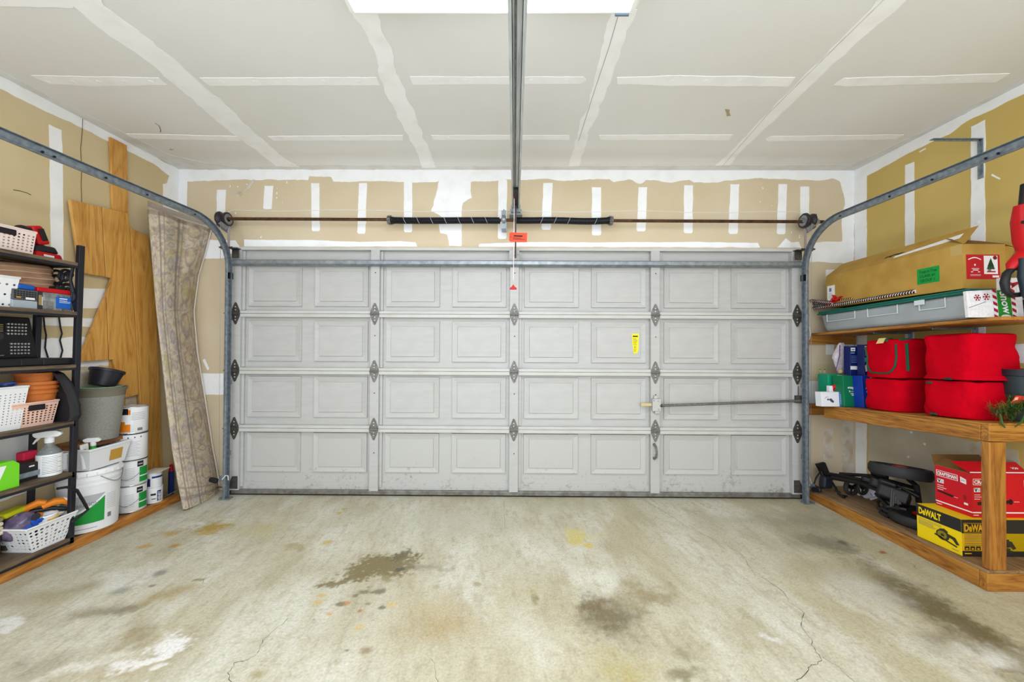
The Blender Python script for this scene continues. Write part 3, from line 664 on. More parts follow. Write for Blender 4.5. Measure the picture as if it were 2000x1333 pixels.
# ---------------------------------------------------------------- tracks
def sweep_track(X, s):
    "roller track: open side towards the door; s=-1 left, 1 right"
    c_prof = [(.022, .026), (.016, .0275), (0, .024), (-.006, .012), (-.006, -.012), (0, -.024), (.016, -.0275), (.022, -.026)]
    th = .0022
    inn = [(a + th * .2, b * .9) for a, b in c_prof]
    path = [(3.14, .012), (3.14, 1.0), (3.14, 1.93)]
    R_ = .34
    for i in range(1, 13):
        t = PI / 2 * i / 12; path.append((3.14 - R_ + R_ * math.cos(t), 1.93 + R_ * math.sin(t)))
    return path, c_prof, inn
def track(X, s, label):
    T = thing('door_track', label, 'track', (X, 0, 0), group='overhead door tracks')
    path, prof, inn = sweep_track(X, s)
    def run(pts, name, m):
        loop = prof + list(reversed(inn)); n = len(loop); vs = []; fs = []
        for i, p in enumerate(pts):
            a = pts[max(i - 1, 0)]; b2 = pts[min(i + 1, len(pts) - 1)]; d = Vector((b2[0] - a[0], b2[1] - a[1])).normalized(); nn = Vector((d.y, -d.x))
            for q in loop: vs.append((-s * q[0], p[0] + nn.x * q[1], p[1] + nn.y * q[1]))
        for i in range(len(pts) - 1):
            for j in range(n): fs.append((i * n + j, i * n + (j + 1) % n, (i + 1) * n + (j + 1) % n, (i + 1) * n + j))
        fs.append(tuple(range(n))); fs.append(tuple((len(pts) - 1) * n + j for j in range(n)))
        return MB().add(vs, fs).build(name, m, T, smooth=True)
    run(path[:3], 'vertical_track', GALVB); run(path[2:] + [(2.0, 2.272), (.3, 2.28)], 'horizontal_track', GALVB)
    yb = (2.95, 2.82, 2.45, 2.2, 1.95, 1.9)
    for y in yb: MB().lathe([(.006, -.002), (.006, .002)], 8, (s * .0055 - s * .003, y, 2.272), 'X').build('bolt_head', BLACK, T)
    # wall angle behind the vertical track, and the flag bracket
    a = (DW0 if s < 0 else DW1) - X
    mb = MB(); x0, x1 = sorted((a + s * .002, a + s * .024)); mb.box(x0, 3.19, yz(560), x1, 3.193, yz(446)); mb.box(x1 - .003 if s > 0 else x0, 3.193, yz(560), x1 if s > 0 else x0 + .003, 3.215, yz(446))
    mb.build('flag_bracket', mat('pinkish_zinc', (176, 168, 176), .4, .6), T)
    mb = MB(); zt = yz(446); mb.slab([(a + s * .012, 3.188, zt), (a + s * .03, 3.188, zt + .012), (a + s * .12, 3.188, zt + .085 ), (a + s * .135, 3.188, zt + .055), (a + s * .03, 3.188, zt - .03)], (0, -.004, 0))
    mb.build('brace_strap', GALV, T)
    mb = MB(); mb.box(min(0, -s * .0) - .012, 3.15, yz(548), .012, 3.19, yz(536)); mb.build('track_bolt', STEELD, T)
    for zz in (.35, .95, 1.5):
        x0, x1 = sorted((s * .004, s * .03)); MB().box(x0, 3.16, zz, x1, YB - .004, zz + .035).build('jamb_bracket', GALV, T)
    mb = MB(); mb.box(-.035, 3.12, .003, .05, 3.17, .012); mb.build('floor_tab', GALVB, T)
    return T
track(-2.41, -1, 'galvanised roller track left of the door, curving back overhead past the rug')
track(2.42, 1, 'galvanised roller track right of the door, curving back over the red bags')

# ---------------------------------------------------------------- torsion spring shaft
zsft = at(1000, 430, Y=3.22).z; tors = thing('torsion_spring_shaft', 'rusty shaft with two black torsion springs above the door', 'door springs', (0, 3.22, zsft))
shl, shr = at(438, 430, Y=3.22).x, at(1608, 432, Y=3.22).x
MB().rod((shl, 0, .004), (shr, 0, -.008), .0135, 12).build('shaft', RUST, tors, smooth=True)
def spring(u0, u1, sag, name='spring'):
    x0, x1 = at(u0, 430, Y=3.22).x, at(u1, 430, Y=3.22).x; n = int((x1 - x0) / .0072); P = []
    for i in range(n * 12 + 1):
        t = i / (n * 12); an = 2 * PI * i / 12; x = x0 + (x1 - x0) * t; off = sag(t)
        rad = .0255 + .006 * (max(0, 1 - t * 30) if u0 < 900 else max(0, 1 - (1 - t) * 30))
        P.append((x, rad * math.cos(an), off + rad * math.sin(an)))
    sp_ = MB().tube(P, .0039, 5).build(name, STEELD, tors, smooth=True)
    k = int((x1 - x0) / .105)
    for i in range(1, k):
        x = x0 + (x1 - x0) * i / k; off = sag(i / k); sg = 1 if u0 < 900 else -1
        if u0 > 900 and i not in (2, 3, 4, 6): continue
        MB().tube([(x + sg * .028 * (j / 6 - .5), -.0297 * math.cos((j / 6 - .5) * 2.4), off - .0297 * math.sin((j / 6 - .5) * 2.4)) for j in range(7)], .0012, 4).build('paint_stripe', mat('chalk_white', (226, 228, 236), .7), sp_)   # painted marks across the coils
    return sp_
spring(764, 976, lambda t: -.006 + .010 * math.sin(t * 3.0) * (t - .6)); spring(1006, 1190, lambda t: -.004 + .010 * math.sin(t * 6.5) * (t - .2))
for u in (762, 1192):
    x = at(u, 430, Y=3.22).x; mb = MB(); mb.lathe([(.016, -.022), (.036, -.02), (.038, -.008), (.03, .0), (.03, .01), (.02, .024)] if u < 900 else [(.02, -.024), (.03, -.01), (.03, 0), (.038, .008), (.036, .02), (.016, .022)], 16, (x, 0, -.004), 'X')
    for k in range(8): mb.cbox((x, .036 * math.cos(k * PI / 4), -.004 + .036 * math.sin(k * PI / 4)), (.02, .01, .01))
    mb.build('winding_cone', HINGE, tors, smooth=False)
x = at(984, 430, Y=3.22).x
mb = MB(); mb.lathe([(.03, -.016), (.042, -.012), (.042, .012), (.03, .016)], 16, (x, 0, 0), 'X'); mb.box(x - .02, -.012, -.075, x + .02, .108, -.066); mb.box(x - .02, -.02, -.078, x + .02, -.014, .075); mb.rod((x, -.01, .05), (x, -.01, .085), .006, 6)
mb.build('centre_bearing_bracket', GALV, tors)
for nm, u, s in (('l', 438, -1), ('r', 1578, 1)):
    x = at(u, 430, Y=3.22).x; mb = MB()
    mb.lathe([(.02, -.04), (.062, -.038), (.064, -.028), (.055, -.02), (.05, 0), (.052, .02), (.058, .026), (.058, .036), (.02, .038)], 24, (x, 0, 0), 'X')
    d_ = mb.build('cable_drum', mat('drum_dark', (58, 52, 58), .45, .4), tors, smooth=True)
    MB().lathe([(.044, 0), (.046, -.003), (.02, -.006), (.018, -.02)] , 20, (x - s * .038, 0, 0), 'X').build('drum_hub', GALV, d_)
    MB().tube([(x + s * .03 + math.cos(k) * .0, .05 * math.cos(k * .5), .05 * math.sin(k * .5)) for k in range(13)], .003, 5).build('cable_wrap', mat('cable_red', (104, 48, 52), .5), d_)
    mb = MB(); mb.slab([(x + s * .05, -.02, -.06), (x + s * .05, .108, -.09), (x + s * .05, .108, .07), (x + s * .05, -.03, .05)], (s * .003, 0, 0)); mb.build('end_bearing_plate', GALV, tors)
    MB().rod((x, -.04, -.02), (x + s * .0, -.02, -2.25), .0016, 4).build('lift_cable', GALV, tors)

# white bell wire along the header
Pw = [(443, 430), (443, 420), (447, 413), (456, 411)] + [(470 + i * 36, 411 + 1.6 * math.sin(i * .8) + i * .14) for i in range(31)] + [(1572, 418)]
tag(MB().tube([at(u, v, Y=YB - .004) for u, v in Pw], .0028, 5).build('bell_wire', mat('wire_white', (238, 234, 226), .5), None, smooth=True), 'thin white bell wire stapled along the header above the springs', 'wire')

# ---------------------------------------------------------------- opener rail
op = thing('opener_rail', 'galvanised opener rail running along the ceiling to the door header', 'garage opener', (.005, 0, 2.452), (0, 0, 0))
RAILS = mat('opener_steel', (206, 210, 210), .35, .12, col2=(176, 182, 184), scale=14, stretch=(6, .4, 6))
y0, y1 = -.8, 3.2
mb = MB(); mb.box(-.031, y0, 0, -.018, y1, .004); mb.box(.018, y0, 0, .031, y1, .004); mb.box(-.019, y0, .016, .019, y1, .02); mb.box(-.0205, y0, .0, -.018, y1, .02); mb.box(.018, y0, 0, .0205, y1, .02); mb.box(-.033, y0, 0, -.031, y1, .03); mb.box(.031, y0, 0, .033, y1, .03)
mb.build('rail', RAILS, op)
MB().tube([(-.006, y0, .012), (-.006, 3.0, .012)], .004, 6).build('chain', HINGE, op)
MB().box(-.014, 2.78, -.006, .014, 3.16, .014).build('trolley', BLACK, op, bevel=.003)
MB().box(-.02, 2.9, -.004, -.015, 3.0, .012).build('trolley_lever', REDP, op)
mb = MB(); mb.box(-.04, 3.17, -.03, .04, 3.2, .03); mb.box(-.055, 3.2, -.045, .055, YB - .004, -.03); mb.rod((-.05, 3.18, -.012), (.05, 3.18, -.012), .007, 8); mb.build('header_bracket', GALV, op)
mb = MB(); mb.slab([(-.006, 3.09, -.005), (-.006, 3.115, -.005), (-.006, 3.18, -.42), (-.006, 3.155, -.42)], (.012, 0, 0)); mb.build('door_arm', mat('arm_dark', (62, 54, 54), .4, .5), op)
cord = [(-.012, 2.95, .0), (-.013, 2.95, -.2), (-.014, 2.95, -.4), (-.0155, 2.95, at(1005, 548, Y=2.95).z - 2.452)]
cd = MB().tube(cord, .003, 6).build('release_cord', mat('cord_pink', (232, 214, 216), .7), op, smooth=True)
hz = at(1005, 566, Y=2.95).z - 2.452
mb = MB(); mb.prism([(-.028, 0), (.026, 0), (.026, .012), (.008, .026), (.005, .036), (-.004, .038), (-.009, .026), (-.028, .012)], (-.0155, 2.955, hz), (1, 0, 0), (0, 0, 1), (0, -.012, 0)); mb.build('pull_handle', REDP, op, bevel=.003)
tgz = at(1012, 463, Y=2.94).z - 2.452
mb = MB(); mb.prism([(0, .012), (.012, .0), (.143, .004), (.143, .076), (.01, .074), (0, .064)], (at(994, 463, Y=2.94).x - .005, 2.94, tgz - .038), (.985, 0, -.05), (.03, 0, 1), (0, -.001, 0))
tg = mb.build('paper_tag', mat('tag_orange_red', (238, 74, 44), .6), op)
pq = Print((at(994, 463, Y=2.94).x - .005, 2.939, tgz - .038), (1, 0, -.05), (.03, 0, 1)); pq.rect(.035, .042, .07, .012, INK, 2); pq.lines(.03, .03, .1, 2, .009, .004, INK); pq.disc(.014, .038, .004, .004, INK, 2); pq.build('tag_print', tg)

# ---------------------------------------------------------------- ceiling fixture
fx0, fx1 = at(686, 27, Z=2.75).x, at(1237, 27, Z=2.75).x; fy1 = at(960, 27, Z=2.75).y; fy0 = fy1 - .30
fix = thing('ceiling_light', 'white four foot fluorescent strip light on the ceiling, switched on', 'ceiling light', ((fx0 + fx1) / 2, (fy0 + fy1) / 2, ZC - .002))
hw, hd = (fx1 - fx0) / 2, .15
ENAM = mat('fixture_enamel', (240, 240, 236), .4)
MB().frus((0, 0, -.045), hw * 2 - .02, hd * 2 - .06, hw * 2 - .02, hd * 2 - .06, .045).build('housing', ENAM, fix)
mb = MB(); mb.box(-hw, hd - .012, -.105, hw, hd, -.055); mb.box(-hw, -hd, -.105, hw, -hd + .012, -.055); mb.build('side_rim', ENAM, fix, bevel=.004)
for s in (-1, 1): MB().box(min(s * hw, s * (hw - .02)), -hd + .012, -.108, max(s * hw, s * (hw - .02)), hd - .012, -.045).build('end_cap', ENAM, fix, bevel=.004)
EM = mat('lit_acrylic', (240, 248, 255), .5, emit=1.6)
mb = MB()
def lens(u, v): a = PI * v; return (-hw + .021 + (2 * hw - .042) * u, -(hd - .013) * math.cos(a), -.07 - .045 * math.sin(a) ** .6)
mb.grid(lens, 1, 16); mb.build('diffuser', EM, fix, smooth=True, fix=False)
tube_light = area('tube_light', (0, 0, -.1175), (0, 0, 0), 2 * hw - .05, 2 * hd - .035, FIXTURE_POWER, (.94, .97, 1)); tube_light.parent = fix
mb = MB(); mb.box(hw - .08, hd - .004, -.112, hw - .02, hd + .004, -.1); mb.build('latch_clip', mat('blue_grey_clip', (100, 120, 140), .4), fix)
mb = MB(); mb.tube([(hw + .02, hd - .3, -.012), (hw + .03, hd - .1, -.014), (hw + .035, hd, -.02), (hw + .02, hd + .03, -.05), (hw + .03, hd + .02, -.02)], .004, 6); mb.build('feed_wire', mat('wire_white2', (220, 214, 204), .5), fix)

# ================================================================ left side
def M(name, c, rough=.5, **k): return mat(name, c, rough, **k)
OAK = wood('oak_veneer', (218, 164, 84), (204, 146, 66), (174, 116, 44), 'Z', .5, .8)
CURB = wood('curb_wood', (196, 134, 62), (176, 112, 44), (130, 78, 28), 'Y', .5, 1)
SHELFW = wood('rustic_shelf', (112, 94, 74), (88, 72, 54), (58, 46, 34), 'Y', .6, 1.4)
RACKB = M('rack_black', (30, 30, 38), .45)
CLEAR = mat('clear_plastic', (232, 238, 240), .12, trans=.75, alpha=.75)
PALE = M('pale_pink_plastic', (238, 218, 210), .5)
PINK = M('pink_plastic', (236, 196, 178), .5)
WHT = M('matt_white_plastic', (232, 232, 234), .45)
GREY = M('grey_plastic', (120, 122, 126), .5)
LBLUE = M('label_blue', (24, 96, 190), .5); NAVY = M('navy_print', (30, 44, 110), .5); LGREEN = M('label_green', (28, 148, 58), .5); LGREY = M('label_grey', (176, 178, 182), .5); ORANGE = M('label_orange', (232, 132, 22), .5)
GREYINK = M('ink_grey', (120, 120, 128), .6); LWHITE = M('label_white', (238, 238, 240), .5); GOLD = M('label_gold', (196, 150, 60), .55)
TERRA = mat('terracotta', (206, 120, 56), .75, col2=(188, 100, 44), scale=18)

led = thing('wooden_curb', 'low stained wood curb ledge along the left wall under the shelves', 'ledge', (-2.875, 1.4, 0))
MB().box(.087, -1.6, 0, .13, 1.70, .058).build('front_strip', CURB, led, bevel=.004)
MB().box(-.125, -1.6, 0, .086, 1.70, .05).build('top_board', wood('curb_top', (150, 112, 70), (126, 90, 54), (88, 62, 40), 'Y', .7), led, bevel=.002)

# ---- shelving rack
RY0, RY1, RXF, RXB = 1.62, 2.35, -2.735, -2.965
rack = thing('shelving_rack', 'black metal shelving rack with six dark wood shelves on the left curb', 'shelf rack', (-2.85, 2.0, .058))
def rl(x, y, z): return (x + 2.85, y - 2.0, z - .058)
def post(x, yb, yt, top=1.91, name='post'):
    mb = MB(); w_ = .024
    mb.hexa([rl(x - w_ / 2, yb - .010, .058), rl(x + w_ / 2, yb - .010, .058), rl(x + w_ / 2, yb + .016, .058), rl(x - w_ / 2, yb + .016, .058)],
            [rl(x - w_ / 2, yt - .016, top), rl(x + w_ / 2, yt - .016, top), rl(x + w_ / 2, yt + .016, top), rl(x - w_ / 2, yt + .016, top)])
    return mb.build(name, RACKB, rack, bevel=.003)
pf = post(RXF, 2.318, 2.352); post(RXB, 2.30, 2.33); post(RXF, 1.60, 1.63); post(RXB, 1.60, 1.63)
mb = MB()
for k in range(34):
    z = .15 + k * .051; y = 2.318 + .034 * (z / 1.9) - .0105
    mb.add([rl(RXF - .006, y, z), rl(RXF + .006, y, z), rl(RXF + .006, y, z + .02), rl(RXF - .006, y, z + .02)], [(0, 1, 2, 3)])
o_ = mb.build('post_slots', M('slot_dark', (8, 8, 10), .8), rack, fix=False); o_['kind'] = 'stuff'
SZ = [1.797, 1.490, 1.163, .815, .50, .098]
for z in SZ:
    b_ = MB().box(*rl(RXB + .005, RY0 + .01, z - .02), *rl(RXF + .012, RY1 - .02, z)).build('shelf_board', SHELFW, rack, bevel=.002)
    mb = MB(); mb.box(*rl(RXF + .002, RY0 + .01, z - .034), *rl(RXF + .012, RY1 - .02, z - .02)); mb.box(*rl(RXB, RY1 - .035, z - .034), *rl(RXF, RY1 - .02, z - .02)); mb.build('shelf_frame', RACKB, b_)
# scrollwork of the end panel
def spiral(cx, cz, r0, turns, a0, sgn=1, n=28):
    return [(cx + r0 * (1 - .8 * i / n) * math.cos(a0 + sgn * turns * 2 * PI * i / n), cz + r0 * (1 - .8 * i / n) * math.sin(a0 + sgn * turns * 2 * PI * i / n)) for i in range(n + 1)]
def scroll(pts, r=.0085): return MB().tube([rl(x, 2.325, z) for x, z in pts], r, 6).build('scroll', RACKB, rack, smooth=True)
for cx, cz, r0, tn, a0, sg in [(-2.80, 1.71, .045, 1.4, .6, 1), (-2.85, 1.70, .05, 1.3, 2.2, -1), (-2.915, 1.70, .042, 1.2, .3, 1), (-2.79, 1.635, .04, 1.3, -1.2, 1), (-2.775, 1.58, .045, 1.2, 1.5, -1), (-2.80, 1.545, .04, 1.3, 2.5, 1), (-2.86, 1.60, .045, 1.2, 0, 1)]:
    scroll(spiral(cx, cz, r0, tn, a0, sg))
scroll([(-2.745, 1.50), (-2.76, 1.56), (-2.745, 1.62), (-2.765, 1.69), (-2.75, 1.765)]); scroll([(-2.88, 1.655), (-2.82, 1.662), (-2.76, 1.655)]); scroll([(-2.885, 1.655), (-2.885, 1.765)]); scroll([(-2.84, 1.66), (-2.84, 1.50)])
for q in ((-2.775, 1.735), (-2.76, 1.72), (-2.79, 1.725), (-2.775, 1.71)): MB().lathe([(.004, -.006), (.014, -.004), (.014, .004), (.004, .006)], 10, rl(q[0], 2.325, q[1]), 'Y').build('rosette_petal', RACKB, rack)

# ---- perforated baskets
def perf(mb, A, B, C, D, nx, ny, frac=.55, rnd=False, skip=None):
    A, B, C, D = map(Vector, (A, B, C, D))
    P = lambda u, v: (A * (1 - u) + B * u) * (1 - v) + (D * (1 - u) + C * u) * v
    for i in range(nx):
        for j in range(ny):
            u0, u1, v0, v1 = i / nx, (i + 1) / nx, j / ny, (j + 1) / ny; uc, vc = (u0 + u1) / 2, (v0 + v1) / 2; hu, hv = (u1 - u0) / 2 * frac, (v1 - v0) / 2 * frac
            if skip and skip(i, j):
                mb.add([P(u0, v0), P(u1, v0), P(u1, v1), P(u0, v1)], [(0, 1, 2, 3)]); continue
            if rnd:
                o_ = [P(u0, v0), P(uc, v0), P(u1, v0), P(u1, vc), P(u1, v1), P(uc, v1), P(u0, v1), P(u0, vc)]
                k = rnd(i, j) if callable(rnd) else 1
                q = [P(uc + hu * k * math.cos(PI * (1.25 + t * .25)), vc + hv * k * math.sin(PI * (1.25 + t * .25))) for t in range(8)]
                mb.add(o_ + q, [(t, (t + 1) % 8, 8 + (t + 1) % 8, 8 + t) for t in range(8)])
            else:
                mb.add([P(u0, v0), P(u1, v0), P(u1, v1), P(u0, v1), P(uc - hu, vc - hv), P(uc + hu, vc - hv), P(uc + hu, vc + hv), P(uc - hu, vc + hv)],
                       [(t, (t + 1) % 4, 4 + (t + 1) % 4, 4 + t) for t in range(4)])
def basket(name, label, c, w0, d0, w1, d1, h, m, nx, ny, nd, frac=.55, rnd=False, rotz=0, holes=(.12, .86), slot=False, cat='basket'):
    "open basket, x across, y along; w along x, d along y"
    T = thing(name, label, cat, c, (0, 0, rotz))
    def ring(t, z): 
        w_, d_ = w0 + (w1 - w0) * t, d0 + (d1 - d0) * t
        return [(-w_ / 2, -d_ / 2, z), (w_ / 2, -d_ / 2, z), (w_ / 2, d_ / 2, z), (-w_ / 2, d_ / 2, z)]
    R0, Ra, Rb, R1 = ring(0, 0), ring(holes[0], h * holes[0]), ring(holes[1], h * holes[1]), ring(1, h)
    mb = MB()
    for k in range(4):
        k2 = (k + 1) % 4; n = nx if k % 2 == 0 else nd
        mb.add([R0[k], R0[k2], Ra[k2], Ra[k]], [(0, 1, 2, 3)]); perf(mb, Ra[k], Ra[k2], Rb[k2], Rb[k], n, ny, frac, rnd); mb.add([Rb[k], Rb[k2], R1[k2], R1[k]], [(0, 1, 2, 3)])
    mb.add(R0, [(0, 1, 2, 3)])
    o_ = mb.build('body', m, T, fix=False); q = o_.modifiers.new('wall', 'SOLIDIFY'); q.thickness = .003; q.offset = 0
    mb = MB(); A_ = R1
    for k in range(4): mb.rod(Vector(A_[k]), Vector(A_[(k + 1) % 4]), .006, 6)
    mb.build('rim', m, T, smooth=True)
    if slot:
        MB().box(w1 / 2 - .004, d1 * slot - .045, h * .68, w1 / 2 + .004, d1 * slot + .03, h * .92).build('handle_slot', M('slot_shadow', (34, 30, 34), .9), T, bevel=.004)
    return T
basket('storage_basket', 'pale pink-white square-hole basket on the top shelf of the rack', (-2.86, 2.0, SZ[0]), .17, .29, .19, .31, .135, PALE, 9, 6, 15, .5, slot=.12)
basket('storage_basket', 'tall white perforated basket beside the terracotta pots', (-2.845, 1.98, SZ[3]), .15, .24, .18, .29, .235, WHT, 9, 12, 14, .4, rnd=True)
basket('storage_basket', 'pink square-hole basket under the terracotta pots', (-2.855, 2.165, SZ[3]), .16, .18, .19, .215, .135, PINK, 9, 7, 10, .55, slot=.05)
rr_ = random.Random(5)
bw = basket('storage_basket', 'white basket with round holes on the lowest shelf of the rack', (-2.832, 2.222, SZ[5]), .178, .15, .225, .246, .15, WHT, 8, 6, 9, .75, rnd=lambda i, j: rr_.choice((.45, .6, .8, 1)), holes=(.08, .88))

# ---- top shelf
def lump(name, m, parent, c, d, rot=(0, 0, 0), bev=.01, taper=1.0, label=None):
    mb = MB(); mb.T = Matrix.Translation(c) @ __import__('mathutils').Euler(rot).to_matrix().to_4x4()
    mb.frus((0, 0, -d[2] / 2), d[0], d[1], d[0] * taper, d[1] * taper, d[2])
    return mb.build(name, m, parent, bevel=bev, seg=3, label=label)
p = at(58, 462, X=-2.86); t = thing('cordless_tool_battery', 'red and black tool battery poking out of the pale basket on the top shelf', 'battery', (p.x, p.y, p.z - .07))
lump('battery_case', REDP, t, (0, .03, .085), (.07, .062, .11), (.35, 0, 0), .012, .86); lump('tool_grip', BLACK, t, (0, -.03, .085), (.075, .09, .075), (-.2, 0, 0), .018, .7); lump('release_button', BLACK, t, (.036, .035, .09), (.006, .028, .07), (.35, 0, 0), .003)
p = at(82, 496, X=-2.85); t = thing('battery_charger', 'red battery charger with a black battery beside the basket on the top shelf', 'charger', (-2.85, p.y, SZ[0]))
lump('base', REDP, t, (0, 0, .022), (.11, .14, .042), (0, 0, 0), .01, .85); lump('battery', BLACK, t, (0, -.005, .062), (.085, .12, .042), (.06, 0, 0), .012, .8); lump('base_trim', BLACK, t, (.046, 0, .006), (.03, .14, .012), (0, 0, 0), .003); lump('label', WHT, t, (.056, -.01, .02), (.002, .05, .012), (0, 0, 0), .0005)

# ---- second shelf
t = thing('tool_pouch', 'tan canvas tool pouch lying on the boxes of the second shelf', 'pouch', (-2.88, 2.17, 1.605))
def pouch(u, v):
    a = 2 * PI * u; z = v * .15; k = (1 - .55 * abs(v - .35) ** 1.6)
    return (.06 * math.sin(a) * k + .008 * math.sin(v * 16), .16 * math.copysign(abs(math.cos(a)) ** .55, math.cos(a)) * (1 - .12 * v), z + .01 * math.sin(a * 2))
CANV = mat('tan_canvas', (176, 140, 112), .85, col2=(156, 120, 94), scale=14, bump=.2, bscale=160)
mb = MB(); mb.grid(pouch, 36, 12); vs0 = [pouch(i / 36, 0) for i in range(36)]; vs1 = [pouch(i / 36, 1) for i in range(36)]; mb.face(vs0); mb.face(vs1); mb.build('bag', CANV, t, smooth=True)
for v_, r in ((.25, .0025), (.45, .003), (.68, .003), (.85, .002)): MB().tube([Vector(pouch(i / 36, v_)) * 1.012 for i in range(37)], r, 5).build('seam', M('pale_thread', (206, 176, 150), .8), t, smooth=True)
t = thing('storage_bin', 'white bin with round holes at the left end of the second shelf', 'bin', (-2.815, 1.975, SZ[1]))
mb = MB(); R0 = [(-.06, -.1, 0), (.05, -.1, 0), (.05, .08, 0), (-.06, .08, 0)]; R1 = [(-.07, -.12, .165), (.065, -.12, .165), (.065, .1, .165), (-.07, .1, .165)]
for k in range(4): perf(mb, R0[k], R0[(k + 1) % 4], R1[(k + 1) % 4], R1[k], 4 if k % 2 == 0 else 7, 6, .45, True, skip=lambda i, j: j % 2)
mb.face(R0); o_ = mb.build('body', WHT, t, fix=False); q = o_.modifiers.new('wall', 'SOLIDIFY'); q.thickness = .003
mb = MB()
for k in range(4): mb.rod(R1[k], R1[(k + 1) % 4], .006, 6)
mb.build('rim', WHT, t)
t = thing('hardware_organizer', 'grey gridded hardware organizer with a clear lower drawer on the second shelf', 'organizer', (-2.80, 2.10, SZ[1]))
MB().box(-.05, -.055, 0, .05, .055, .045).build('drawer', mat('smoky_clear', (196, 206, 216), .2, trans=.35), t, bevel=.004); MB().box(-.05, -.055, .046, .05, .055, .105).build('grid_body', M('charcoal_plastic', (84, 84, 88), .5), t, bevel=.003)
for i in range(8):
    for j in range(4):
        MB().cbox((.0505, -.044 + i * .0125, .058 + j * .0115), (.002, .008, .007)).build('grid_hole', BLACK, t)
lump('packed_bit', WHT, t, (.052, .02, .056), (.004, .04, .012), (0, 0, 0), .002); lump('packed_bit', GOLD, t, (.052, -.03, .06), (.004, .02, .008), (0, 0, 0), .002)
t = thing('blue_packet', 'small blue packet with a white label on top of the grey organizer', 'packet', (-2.79, 2.115, SZ[1] + .106)); lump('packet', LBLUE, t, (0, 0, .016), (.05, .09, .03), (0, 0, .2), .008); lump('label', LWHITE, t, (.024, -.028, .016), (.004, .028, .024), (0, 0, .2), .001)
t = thing('blister_pack', 'narrow dark blister pack with a brass part beside the clear bin', 'package', (-2.78, 2.172, SZ[1])); MB().box(-.03, -.014, 0, .02, .014, .105).build('card', M('dark_card', (52, 50, 56), .5), t, bevel=.002); lump('brass_part', M('brass_old', (150, 128, 80), .4), t, (.022, 0, .055), (.006, .015, .06), (0, 0, 0), .003); lump('card_print', LWHITE, t, (.0205, .011, .05), (.001, .004, .05), (0, 0, 0), .0003)
t = thing('clear_bin', 'clear plastic bin with a red lid and a blue box inside on the second shelf', 'bin', (-2.815, 2.265, SZ[1]))
mb = MB(); mb.frus((0, 0, 0), .11, .155, .12, .165, .105); mb.build('bin_body', CLEAR, t, bevel=.008)
lump('lid', REDP, t, (-.002, -.02, .118), (.12, .17, .026), (.0, 0, 0), .005); lump('lid_latch', BLACK, t, (.02, .02, .138), (.05, .05, .025), (0, 0, 0), .004); lump('blue_box', LBLUE, t, (.061, .03, .05), (.006, .098, .07), (0, 0, 0), .001)
pq = Print((.0645, -.015, .018), (0, 1, 0), (0, 0, 1)); pq.rect(.008, .053, .04, .006, LWHITE, 2); pq.lines(.008, .044, .06, 3, .006, .0018, LWHITE); pq.build('box_print', t)
lump('loose_parts', mat('loose_screws', (170, 160, 140), .5, col2=(110, 100, 86), scale=90), t, (.02, -.045, .03), (.06, .055, .05), (0, 0, 0), .01)

# ---- third shelf: open socket case and wires on the wall
t = thing('socket_case', 'open black socket set case on the third shelf', 'tool case', (-2.86, 2.06, SZ[2]))
MB().box(-.1, -.3, 0, .115, .275, .042).build('tray', BLACK, t, bevel=.008)
for y in (-.12, .02, .12): MB().box(.113, y, .006, .117, y + .006, .038).build('tray_rib', M('rib_black', (44, 46, 52), .4), t)
mb = MB(); mb.hexa([(-.085, -.3, .042), (-.06, -.3, .042), (-.06, .235, .042), (-.085, .235, .042)], [(-.1, -.3, .285), (-.075, -.3, .285), (-.075, .205, .285), (-.1, .205, .285)]); mb.build('lid', BLACK, t, bevel=.006)
CHR = mat('chrome', (206, 206, 206), .25, .8)
for j in range(4):
    for i in range(6):
        for zz, y0 in ((.185, .095), (.07, .11)):
            MB().lathe([(.0055, 0), (.0055, .01), (.003, .0105)], 6, (-.067, y0 + i * .0155, zz + j * .019), 'X').build('socket', CHR, t)
for i in range(4): MB().rod((-.064, .035, .2 + i * .012), (-.064, .075, .2 + i * .012), .004, 6).build('bit', M('bit_gold', (196, 178, 130), .35, metal=.6), t)
for z, y0, y1 in ((.145, -.1, .06), (.13, -.12, .05), (.06, -.02, .08), (.085, -.1, .05)): MB().rod((-.062, y0, z), (-.062, y1, z), .0035, 6).build('extension_bar', CHR, t)
MB().lathe([(.0, 0), (.022, .002), (.022, .012), (0, .014)], 14, (-.062, .05, .17), 'X').build('ratchet_head', M('ratchet_dark', (50, 48, 52), .4), t)
for i, pts in enumerate(([(85, 618), (87, 640), (90, 655), (88, 680), (91, 690), (94, 700)], [(115, 618), (118, 640), (121, 652), (117, 665), (122, 685), (118, 700)])):
    tag(MB().tube([at(u, v, X=-2.992) for u, v in pts], .0045, 6).build('wall_wire', BLACK, None, smooth=True), 'thin black wire hanging on the wall behind the third shelf, ' + ('nearer the socket case' if i == 0 else 'nearer the rack post'), 'wire')

